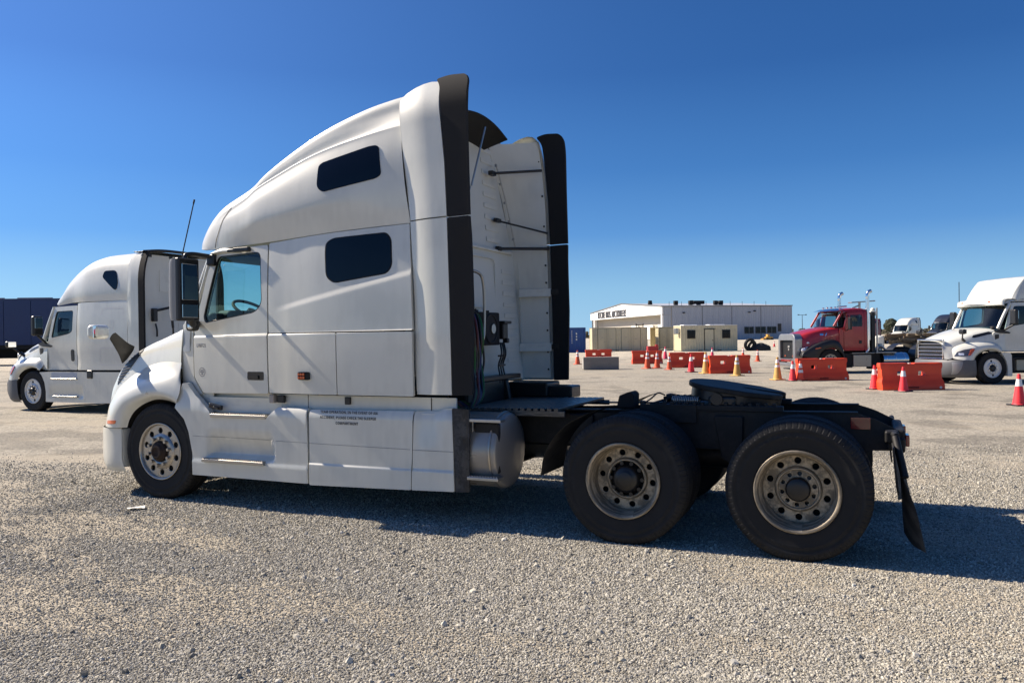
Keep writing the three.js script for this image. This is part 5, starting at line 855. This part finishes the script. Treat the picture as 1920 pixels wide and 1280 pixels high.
[[11.55, -23.15, 'nearest orange barrier, in front of the white day cab truck bumper'], [11.0, -28.35, 'orange barrier in front of the dark red work truck'], [9.32, -34.2, 'orange barrier with a yellow cone at its face, nearest to the office container'], [8.97, -40.9, 'orange barrier third from the concrete block in the diagonal row'], [7.96, -47.0, 'orange barrier with two orange cones before it'], [5.77, -53.2, 'orange barrier standing behind the grey concrete block']]
  .forEach(([x, z, l], i) => place(BARRIER, 'traffic_barrier', l, 'barrier', [x, 0, z], [-.02, .03, .02, -.03, .0, .02][i], 'orange barriers across the lot'));
{ // concrete block with worn edges
  const g = new RoundedBoxGeometry(1.78, .63, .62, 5, .035), p = g.attributes.position; for (let i = 0; i < p.count; i++) { const x = p.getX(i), y = p.getY(i), z = p.getZ(i), n = .02 * (fbm(x * 4 + 9, y * 4 + z * 3, 3, 5) - .5); p.setXYZ(i, x + n, y + n - .02 * Math.exp(-Math.pow((x - .1) / .25, 2)) * (y > 0 ? 1 : 0), z + n); } g.computeVertexNormals();
  const o = thing('concrete_block', 'grey concrete block on the gravel in front of an orange barrier', 'concrete block', [4.42, 0, -39.9], .02);
  part('block', g, MT.concrete, o).position.y = .315;
  part('lifting_loop', tube([[-.1, .62, 0], [-.1, .68, 0], [.1, .68, 0], [.1, .62, 0]], .012), MT.rust, o);
  part('keyway', box(.012, .5, .12, -.89, .3, 0, .004), std([.6, .58, .52], .9), o);
}
const coneMat = { o: std([.68, .10, .03], .55, 0, { map: T.plast }), r: std([.75, .035, .045], .5), p: std([.72, .05, .11], .5), y: std([.60, .36, .09], .6, 0, { map: T.plast }), w: std([.70, .07, .03], .55) };
const coneProto = {};
for (const k of Object.keys(coneMat)) {
  const g = new THREE.Group(), H = .71, R = (y) => lerp(.135, .032, (y - .03) / (H - .03)), W = std([.78, .78, .76], .4), b = k === 'y' || k === 'o' ? [[.40, .47], [.53, .64]] : k === 'w' ? [[.30, .40], [.47, .62]] : [[.44, .60]];
  const edge = [.03, ...b.flat(), H], seg = []; for (let i = 0; i < edge.length - 1; i += 2) seg.push([edge[i], edge[i + 1]]);
  const ring = ([a, c], d = 0) => lathe([[R(a) + d, 0], [R(c) + d, c - a]], 28).applyMatrix4(M4().makeRotationX(-Math.PI / 2)).translate(0, a, 0);
  part('cone_body', [...seg.map((s) => ring(s)), xf(new THREE.TorusGeometry(.028, .008, 8, 20), [0, H, 0], [Math.PI / 2, 0, 0]), cyl(.135, .15, .02, 0, .038, 0)], coneMat[k], g);
  for (const s of b) part('reflective_band', ring(s, .002), W, g);
  part('cone_base', box(.37, .03, .37, 0, .016, 0, .012), k === 'y' || k === 'o' ? coneMat[k] : MT.black, g);
  coneProto[k] = g;
}
for (const [x, z, h, k, l, a] of [
  [3.90, -47.53, .83, 'o', 'orange cone alone beside the blue container, left of the concrete block', .2], [6.81, -40.10, .89, 'o', 'orange cone, left one of two before the fifth barrier', .5], [7.39, -40.59, .84, 'o', 'orange cone, right one of two before the fifth barrier', .1],
  [10.74, -55.82, .86, 'p', 'pinkish red cone standing behind a barrier end near the open container', .3], [7.60, -38.53, .70, 'o', 'short orange cone at the end of a barrier', .7], [8.01, -35.65, .81, 'r', 'bright red cone in front of a barrier face below the office container', .4],
  [8.35, -34.34, .92, 'y', 'faded yellow cone between two barriers', .2], [13.98, -55.61, .75, 'p', 'pinkish red cone rising behind a barrier below the office door', .1], [9.04, -32.02, .83, 'y', 'faded yellow cone in front of the barrier with the nearest office window above', .6],
  [17.81, -61.39, .62, 'w', 'red and white cone peeking over the barrier near the office corner', .3], [14.95, -48.46, .70, 'o', 'orange cone alone on open gravel right of the office container', .8], [9.62, -28.87, .82, 'y', 'faded yellow cone alone in front of the red work truck grille', .25],
  [9.90, -28.10, .70, 'r', 'bright red cone left of a red and white banded cone', .4], [10.15, -28.04, .70, 'w', 'red cone with two white bands touching a barrier end', .6], [10.66, -23.43, .70, 'r', 'bright red cone at the left end of the nearest barrier', .15],
  [10.99, -22.37, .69, 'r', 'bright red cone before the face of the nearest barrier', .5], [11.31, -17.77, .70, 'r', 'largest bright red cone, cut by the picture edge', .1], [33.61, -102.03, .72, 'r', 'tiny red cone far off near the dark heap', 0]])
  place(coneProto[k], 'traffic_cone', l, 'traffic cone', [x, 0, z], a, 'traffic cones about the lot', h / .71);
// steel containers with pressed sides
function corrugated(L, H, axis, pitch = .28, d = .036) { // sheet in x-y with folds along x
  const P = [], I = []; let k = 0; const xs = []; for (let x = 0; x < L - 1e-6; x += pitch) xs.push([x, 0], [x + pitch * .26, 0], [x + pitch * .5, -d], [x + pitch * .76, -d]); xs.push([L, 0]);
  for (let i = 0; i < xs.length - 1; i++) { const [a, za] = xs[i], [b, zb] = xs[i + 1]; if (a >= L) break; const bb = Math.min(b, L); P.push(a, 0, za, bb, 0, zb, bb, H, zb, a, H, za); I.push(k, k + 1, k + 2, k, k + 2, k + 3); k += 4; }
  const g = new THREE.BufferGeometry(); g.setAttribute('position', new THREE.Float32BufferAttribute(P, 3)); g.setIndex(I); const q = g.toNonIndexed(); q.computeVertexNormals(); return G(q);
}
function container(label, pos, turn, mat, o = {}) { // origin: lower left front corner
  const { L = 6.06, H = 2.59, W = 2.44, doors = [], endOpen = false } = o, t = thing('shipping_container', label, 'container', pos, turn);
  each('corner_post', [[0, 0], [L, 0], [0, -W], [L, -W]].map(([x, z]) => box(.12, H, .12, x + (x ? -.06 : .06), H / 2, z + (z ? .06 : -.06), .01)), mat, t);
  each('rail', [0, -W].flatMap((z) => [box(L - .24, .12, .08, L / 2, .06, z + (z ? .05 : -.05), .008), box(L - .24, .08, .08, L / 2, H - .04, z + (z ? .05 : -.05), .008)]), mat, t);
  let x0 = .12; const spans = []; for (const [a, b] of doors) { spans.push([x0, a]); x0 = b; } spans.push([x0, L - .12]);
  part('side_sheet', [...spans.map(([a, b]) => corrugated(b - a, H - .2).translate(a, .12, -.03)), corrugated(L - .24, H - .2).translate(.12, .12, -W + .06)], mat, t);
  part('end_sheet', endOpen ? [corrugated(W - .24, H - .2).applyMatrix4(M4().makeRotationY(-Math.PI / 2)).translate(L - .04, .12, -W + .12)] : [0.05, L - .02].map((x) => corrugated(W - .24, H - .2).applyMatrix4(M4().makeRotationY(-Math.PI / 2)).translate(x, .12, -W + .12)), mat, t);
  part('roof_sheet', [box(L - .1, .02, W - .1, L / 2, H - .02, -W / 2, 0), box(L - .1, .02, W - .1, L / 2, .1, -W / 2, 0)], mat, t);
  for (const [a, b] of doors) for (const s of [0, 1]) {
    const w = (b - a) / 2 - .015, cx = a + (s ? (b - a) * .75 : (b - a) * .25), d = part('door', [box(w, H - .24, .05, cx, H / 2 + .02, -.05, .008), ...[.7, 1.2, 1.75, 2.2].map((y) => box(w - .12, .03, .02, cx, y, -.02, .004))], mat, t);
    part('lock_rod', [cyl(.018, .018, H - .26, cx + (s ? -.3 : .3), H / 2 + .02, -.005), box(.22, .04, .03, cx + (s ? -.24 : .24), 1.02, 0, .006)], MT.creamDark, d);
    part('door_gap', [box(.03, H - .2, .03, s ? b - .01 : a + .01, H / 2, -.028, 0), box(w, .04, .03, cx, H - .09, -.02, 0), ...(s ? [] : [box(.022, H - .24, .03, (a + b) / 2, H / 2, -.03, 0)])], MT.liner, d); part('door_plate', box(.2, .08, .02, cx, s ? 1.32 : 1.5, -.012, 0), MT.creamDark, d);
  }
  part('fork_pocket', box(.4, .1, .02, L / 2 - .3, .06, -.005, 0), MT.liner, t);
  return t;
}
container('cream shipping container with two pairs of doors along its side', [8.72, 0, -86.6], .02, MT.cream, { doors: [[.62, 2.62], [3.2, 5.3]] });
{ const b = container('blue shipping container with white upright lettering, next to the cream one', [1.6, 0, -82.5], .02, MT.blueC);
  part('lettering', [0, 1, 2, 3, 4, 5, 6].map((i) => box(.07, .12, .006, 4.62, 1.0 + i * .2, .003, 0)).concat([0, 1, 2].map((i) => box(.14, .18, .006, 5.1, 1.35 + i * .3, .003, 0))), MT.whiteFlat, b); }
{ const c = container('cream container with its end doors swung open, beside the office container', [15.95, 0, -88.2], .1, MT.cream, { L: 6.06, endOpen: true, doors: [[.45, 2.3]] });
  part('open_door', [box(.05, 2.3, 1.15, -.04, 1.3, .6, .01), ...[.7, 1.2, 1.8].map((y) => box(.03, .04, 1.1, -.075, y, .6, .004)), ...[.35, .85].map((z) => cyl(.018, .018, 2.3, -.09, 1.3, z))], MT.cream, c); }
{ // office container
  const t = thing('office_container', 'cream site office container with door, two barred windows and wall cooler', 'office container', [17.02, 0, -80.2], .1), L = 5.9, H = 2.62, W = 2.44;
  each('corner_post', [[0, 0], [L, 0], [0, -W], [L, -W]].map(([x, z]) => box(.12, H, .12, x + (x ? -.06 : .06), H / 2, z + (z ? .06 : -.06), .01)), MT.cream, t);
  each('rail', [box(L, .1, .1, L / 2, .05, -.06, .01), box(L, .08, .1, L / 2, H - .04, -.06, .01), box(.1, .08, W, .06, H - .04, -W / 2, .01)], MT.cream, t);
  part('side_sheet', [corrugated(L - .24, H - .2).translate(.12, .1, -.03), corrugated(L - .24, H - .2).translate(.12, .1, -W + .05)], MT.cream, t);
  part('end_sheet', [.03, L - .03].map((x) => corrugated(W - .24, H - .2).applyMatrix4(M4().makeRotationY(-Math.PI / 2)).translate(x, .1, -W + .12)), MT.cream, t);
  each('roof', [box(L, .03, W, L / 2, H + .0, -W / 2, .01), box(1.4, .06, 1.2, 1.2, H + .05, -1.2, .02), box(1.6, .06, 1.2, 4.0, H + .05, -1.2, .02)], MT.bldWhite, t);
  for (const x of [1.08, 4.72]) { const w = part('window', box(.86, .86, .05, x, 1.72, .005, .01), MT.black, t); part('pane', box(.72, .72, .02, x, 1.72, .03, 0), MT.glassDark, w); each('window_bar', [-.27, -.14, 0, .14, .27].map((d) => cyl(.012, .012, .8, x + d, 1.72, .06)).concat([-.3, 0, .3].map((d) => box(.8, .02, .02, x, 1.72 + d, .06, 0))), MT.trim, w); }
  const d = part('door', box(.92, 2.05, .04, 2.95, 1.16, .0, .01), MT.cream, t); part('door_frame', [box(.05, 2.15, .06, 2.46, 1.16, .01, .005), box(.05, 2.15, .06, 3.44, 1.16, .01, .005), box(1.2, .05, .08, 3.0, 2.24, .02, .005)], MT.trim, d); part('door_handle', box(.05, .14, .05, 3.3, 1.1, .03, .01), MT.black, d);
  part('wall_cooler', [box(.45, .6, .7, -.2, 2.05, -.7, .03), cyl(.22, .22, .02, -.2, 2.05, -.34, [Math.PI / 2, 0, 0])], MT.aluDull, t);
  each('fork_pocket', [box(.4, .1, .03, 2.0, .06, 0, 0), box(.4, .1, .03, 4.0, .06, 0, 0)], MT.liner, t);
}
{ // auction hall
  const b = thing('auction_hall', 'large pale grey steel hall with white gabled sign fascia at its end', 'building', [45.8, 0, -240], .212), L = 42.8, D = 70, E = 10.36, R = 12.6;
  for (let i = 0; i < 5; i++) { const a = [0, 2.6, 12.6, 22.4, 32.2, L][i], c = [0, 2.6, 12.6, 22.4, 32.2, L][i + 1]; part('wall_panel', corrugated(c - a - .25, E, 0, .6, .06).translate(a + .12, 0, 0), MT.bldGrey, b); }
  each('panel_joint', [2.6, 12.6, 22.4, 32.2].map((x) => box(.26, E, .1, x, E / 2, -.08, 0)), MT.bldTrim, b);
  part('wall', [corrugated(L, E, 0, .6, .06).translate(0, 0, -D), box(.2, E, D, L, E / 2, -D / 2, 0)], MT.bldGrey, b);
  const gab = extrude([[0, 0], [D, 0], [D, E], [D / 2, R], [0, E]], .2, { bevel: 0 }); xf(gab, [0, 0, 0], [0, Math.PI / 2, 0]); part('end_wall', xf(gab, [2.4, 0, 0]), MT.bldTan, b);
  const fas = extrude([[0, 7.95], [D, 7.75], [D, E - .1], [D / 2, R - .1], [0, E - .1]], .5, { bevel: 0 }); xf(fas, [0, 0, 0], [0, Math.PI / 2, 0]); const fascia = part('fascia', xf(fas, [-.5, 0, 0]), MT.bldWhite, b);
  part('soffit', [box(2.9, .15, D, 1.2, 7.8, -D / 2, 0)], MT.bldTan, b);
  { const gs = [-.16, 0, .16].map((d) => { const g = new THREE.ShapeGeometry(font.generateShapes('RITCHIE BROS. AUCTIONEERS', 2.35), 3); g.computeBoundingBox(); xf(g, [0, 0, 0], [0, 0, 0], [30.5 / g.boundingBox.max.x, 1, 1]); xf(g, [0, 0, 0], [0, -Math.PI / 2, 0]); return xf(g, [-.56 - .004 * d, 8.2, -61.2 + d]); }); part('sign_lettering', gs, MT.print, fascia); }
  each('roof', [[0, -D / 2, E, R], [-D / 2, -D, R, E]].map(([z0, z1, y0, y1]) => patch([[[-.7, y0 + .12, z0], [L + .3, y0 + .12, z0]], [[-.7, y1 + .12, z1], [L + .3, y1 + .12, z1]]], 1, 1)), MT.bldGrey, b);
  part('roof_trim', [box(L + 1, .3, .3, L / 2 - .3, E + .06, .1, 0)], MT.bldTrim, b); each('rake_trim', [0, 1].map((i) => { const l = Math.hypot(D / 2, R - E), g = new THREE.BoxGeometry(.3, .3, l); return xf(g, [-.6, (E + R) / 2 + .1, i ? -D * .75 : -D * .25], [Math.atan2(R - E, D / 2) * (i ? -1 : 1), 0, 0]); }), MT.bldTrim, b);
  for (const z of [-.6, -66]) part('column', box(.9, 7.8, .9, 0, 3.9, z, 0), MT.bldWhite, b);
  each('door_wall', [[-6, 5], [-17, 8], [-29, 6]].map(([z, w]) => box(.4, 4.6, w, 1.9, 5.0 - 2.4, z, 0)), MT.bldWhite, b);
  for (const [x, s, k] of [[-30 + 33, 0, 1], [7.5, 1, 1], [12.5, 1, 1.2], [15.2, 1, 2.4], [17.5, 0, 1], [21, 1, 1], [22.8, 1, 1]]) part('roof_vent', s ? [cyl(.7, .7, 1.5, x, E + 1.2, -8, [0, 0, 0], 12), box(k > 2 ? 3.6 : 1.2, 1.1, 1.2, x, E + 1.5, -8, .1)] : [cyl(.6, .9, 2.2, x, E + 1.5, -18, [0, 0, 0], 12)], MT.trim, b);
  for (let i = 0; i < 9; i++) part('vent_pipe', cyl(.06, .06, 1.6, 4 + i * 4.1, E + .9, -5, [0, 0, 0], 6), MT.trim, b);
  for (const [x0, w] of [[26.5, 3.2], [30.2, 3.6], [34.2, 3.2]]) { const w_ = part('window', box(w, 2.2, .1, x0 + w / 2, 2.9, .05, 0), MT.bldTrim, b); part('pane', [0, 1].map((i) => box(w / 2 - .2, 1.9, .06, x0 + w * (.25 + .5 * i), 2.9, .1, 0)), MT.glassDark, w_); }
  each('wall_lamp', [[6.5, 8.4], [28.2, 8.4], [30, 8.8]].map(([x, y]) => box(.7, .3, .4, x, y, .2, .05)), MT.trim, b);
  part('service_door', box(1.2, 2.4, .1, 38.5, 3.6, .06, 0), MT.black, b);
}
{ // blue trailer far left
  const a = .1, t = thing('box_trailer', 'dark blue box trailer with black underside behind the left truck', 'trailer', [-46, 0, -62], a);
  const px = []; for (let i = 0; i < 8; i++) { part('side_panel', box(2.0, 3.55, .06, 1.0 + i * 2.03, 3.35, 0, .01), MT.blue, t); }
  part('top_rail', [box(16.4, .12, .14, 8.1, 5.17, 0, .02), ...[1.2, 4.8, 8.4, 12].map((x) => box(2.6, .08, .2, x, 5.26, -.1, .02))], MT.blue, t);
  part('body', [box(16.2, 3.5, 2.4, 8.1, 3.35, -1.3, .02)], MT.blue, t);
  part('chassis', [box(16.2, .35, .4, 8.1, 1.4, -.4, .02), box(16.2, .3, 2.3, 8.1, 1.45, -1.3, .02), box(16, .9, .1, 8, .95, -2.2, 0)], MT.liner, t);
  for (const x of [3.0, 4.35, 13, 14.35]) { const w = new THREE.Group(); w.name = 'wheel'; w.position.set(x, .52, -.1); t.add(w); part('tyre', tyreShape(.52, .28, .29, 32), MT.rubber, w); part('rim', lathe([[.29, -.02], [.2, -.1], [0, -.1]], 24), MT.steelTan, w); }
}
{ // small machines between the containers and by the hall
  const f = thing('forklift', 'dark forklift with an orange boom standing between two cream containers', 'forklift', [15.05, 0, -93], -.3);
  part('body', [box(1.0, 1.0, 1.4, 0, .95, 0, .1), box(.9, .5, .5, 0, .7, .9, .08)], MT.black, f); part('mast', [box(.1, 2.9, .12, -.4, 1.6, .8, .01), box(.1, 2.9, .12, .4, 1.6, .8, .01), box(.8, .1, .1, 0, 2.9, .8, .01)], MT.trim, f);
  part('boom', [box(.9, .2, .3, 0, 2.25, .6, .05), box(.5, .3, .8, -.1, 2.0, .3, .08)], std([.65, .25, .06], .5), f); part('canopy', box(1.1, .1, 1.4, 0, 2.55, -.1, .03), MT.blue, f);
  each('wheel', [[-.5, .6], [.5, .6], [-.5, -.5], [.5, -.5]].map(([x, z]) => cyl(.34, .34, .22, x, .34, z, [0, 0, Math.PI / 2], 18)), MT.rubberClean, f);
  each('headlamp', [-.35, .35].map((x) => xf(new THREE.SphereGeometry(.1, 10, 8), [x, 1.4, .72])), MT.lampClear, f);
  const c = thing('cable_reel', 'low red equipment crate on the ground between the cream containers', 'crate', [14.9, 0, -84.5], .1);
  part('crate', [box(1.15, .5, .7, 0, .28, 0, .04), box(1.25, .06, .8, 0, .05, 0, .01), box(.25, .2, .4, .45, .6, 0, .03)], std([.32, .02, .03], .6), c);
  const e = thing('loader', 'yellow wheel loader parked before the grey hall wall', 'loader', [71.6, -.3, -222], .3);
  part('body', [box(3.6, 1.0, 1.6, 0, 1.35, 0, .15), box(1.2, 1.3, 1.4, -.4, 2.3, 0, .1)], std([.55, .30, .05], .5), e); part('bucket', [box(1.0, .9, 2.2, -3.0, .6, 0, .1), box(1.8, .25, .3, -2.0, 1.2, .5, .05), box(1.8, .25, .3, -2.0, 1.2, -.5, .05)], std([.45, .26, .06], .6), e);
  e.scale.setScalar(.62); each('wheel', [[-1.2, .85], [1.2, .85], [-1.2, -.85], [1.2, -.85]].map(([x, z]) => cyl(.65, .65, .45, x, .65, z, [Math.PI / 2, 0, 0], 18)), MT.rubberClean, e);
  const h = thing('scrap_heap', 'black heap of hose and rubber on the pale gravel right of the office container', 'scrap heap', [24.6, 0, -80], 0);
  part('hose_coil', [xf(new THREE.TorusGeometry(.5, .16, 10, 24), [-.7, .62, 0], [.2, .3, 0]), xf(new THREE.TorusGeometry(.42, .14, 10, 24), [-.4, .5, -.3], [.5, .5, 0])], MT.rubberClean, h);
  { const g = new THREE.SphereGeometry(1, 28, 18), p = g.attributes.position; for (let i = 0; i < p.count; i++) { const x = p.getX(i), y = p.getY(i), z = p.getZ(i), n = .7 + .6 * fbm(x * 2.3 + 5, y * 2.3 + z * 1.7, 3, 9); p.setXYZ(i, x * 1.05 * n, Math.max(0, y) * .75 * n, z * .6 * n); } g.computeVertexNormals(); part('sheet', g.translate(.4, 0, 0), MT.rubberClean, h); }
  // stacked scrap wood behind the red truck
  const s = thing('timber_pile', 'long low pile of weathered timbers and pallets behind the red work truck', 'timber pile', [43.9, 0, -92], .1), r = RNG(41);
  for (let i = 0; i < 60; i++) { const x = r() * 5.6, y = .14 + .24 * Math.floor(r() * 6) , l = 1.2 + r() * 1.8, v = .10 + .16 * r(); part('timber', box(l, .2 + .14 * r(), .25 + .3 * r(), x, y, -.4 + r() * .9, .02, [.1 * (r() - .5), .6 * (r() - .5), .14 * (r() - .5)]), pileMat(Math.floor(r() * 5)), s); }
  const w = thing('water_tank', 'white round tank on the ground beside the timber pile', 'tank', [42.4, 0, -92], 0);
  part('tank_body', lathe([[0, 0], [.55, .02], [.58, .1], [.58, 1.05], [.5, 1.2], [.2, 1.3], [0, 1.31]], 28).applyMatrix4(M4().makeRotationX(-Math.PI / 2)), MT.whiteFlat, w); part('lid', cyl(.16, .16, .08, 0, 1.33, 0), MT.whiteFlat, w);
}
function pileMat(i) { pileMat.m ??= [[.20, .15, .10], [.28, .22, .15], [.15, .12, .09], [.33, .28, .21], [.22, .2, .17]].map((c) => std(c, .9, 0, { map: T.dirt })); return pileMat.m[i]; }
{ const p = thing('light_pole', 'thin light pole on the skyline right of the hall', 'light pole', [146, 0, -400], 0); part('pole', cyl(.12, .2, 11, 0, 5.5, 0, [0, 0, 0], 8), MT.trim, p); part('lamp_arm', box(4.4, .2, .3, 0, 10.9, 0, .02), MT.trim, p); each('lamp', [-1.9, 1.9].map((x) => box(.8, .25, .6, x, 11.1, 0, .05)), MT.trim, p);
  const q = thing('light_pole', 'short light mast above the distant red truck roof', 'light pole', [185, 0, -400], 0); part('pole', cyl(.1, .16, 7, 0, 3.5, 0, [0, 0, 0], 8), MT.trim, q); part('lamp', box(1.2, .3, .5, 0, 7, 0, .05), MT.trim, q); }
{ // far trees on the skyline
  const r = RNG(8), leaf = new THREE.IcosahedronGeometry(1, 0), mats = std([1, 1, 1], .9), N = 9000, im = new THREE.InstancedMesh(leaf, mats, N), m = M4(), q = new THREE.Quaternion(), e = new THREE.Euler(), c = new THREE.Color();
  let i = 0; while (i < N) { const x = -700 + r() * 1500, z = -560 - r() * 160, H = (2 + 4.5 * fbm(x * .012 + 30, z * .01, 3, 61)), n = 14; for (let k = 0; k < n && i < N; k++, i++) { const y = H * Math.pow(r(), .7), w = 2.6 * (1 - .5 * y / H); e.set(r() * 6, r() * 6, r() * 6); q.setFromEuler(e); const s = .5 + r() * .9; m.compose(new THREE.Vector3(x + (r() - .5) * 2 * w, y, z + (r() - .5) * 2 * w), q, new THREE.Vector3(s * 1.3, s * .8, s)); im.setMatrixAt(i, m); const v = .5 + r() * .8; im.setColorAt(i, c.setRGB(.075 * v, .07 * v, .042 * v)); } }
  im.name = 'treeline'; im.userData.kind = 'stuff'; tag(im, 'low brownish green treeline along the far skyline', 'trees'); scene.add(im);
  const t = thing('tree', 'dark round tree behind the distant maroon truck', 'tree', [71.5, 0, -150], 0), lf = []; for (let k = 0; k < 420; k++) { const a = r() * 6.28, b = Math.acos(2 * r() - 1), R = 1.15 * Math.cbrt(.3 + .7 * r()) * (.8 + .4 * fbm(Math.cos(a) * 2 + 9, b * 2, 2, 4)), g = new THREE.IcosahedronGeometry(.22 + .2 * r(), 0); xf(g, [R * Math.sin(b) * Math.cos(a), 2.9 + R * .8 * Math.cos(b), R * Math.sin(b) * Math.sin(a)], [r() * 6, r() * 6, 0], [1.3, .7, 1]); lf.push(g); }
  part('crown', lf, std([.03, .038, .02], .9), t); part('trunk', [cyl(.14, .22, 2.4, 0, 1.2, 0, [0, 0, 0], 8), bar([0, 2, 0], [.7, 3.2, .2], .08), bar([0, 2, 0], [-.6, 3.3, -.2], .08)], MT.rust, t);
}
{ // scrap of paper by the front tyre
  const g = new THREE.PlaneGeometry(.16, .1, 8, 6), p = g.attributes.position; for (let i = 0; i < p.count; i++) p.setZ(i, .03 * fbm(p.getX(i) * 30 + 4, p.getY(i) * 30, 2, 3)); g.computeVertexNormals();
  const o = single('paper_scrap', xf(g, [0, 0, 0], [-Math.PI / 2, 0, .4]), std([.72, .72, .68], .8), 'crumpled white paper scrap on gravel at the large truck front tyre', 'paper scrap'); o.position.set(-3.78, .012, -7.95);
}

renderer.render(scene, camera);
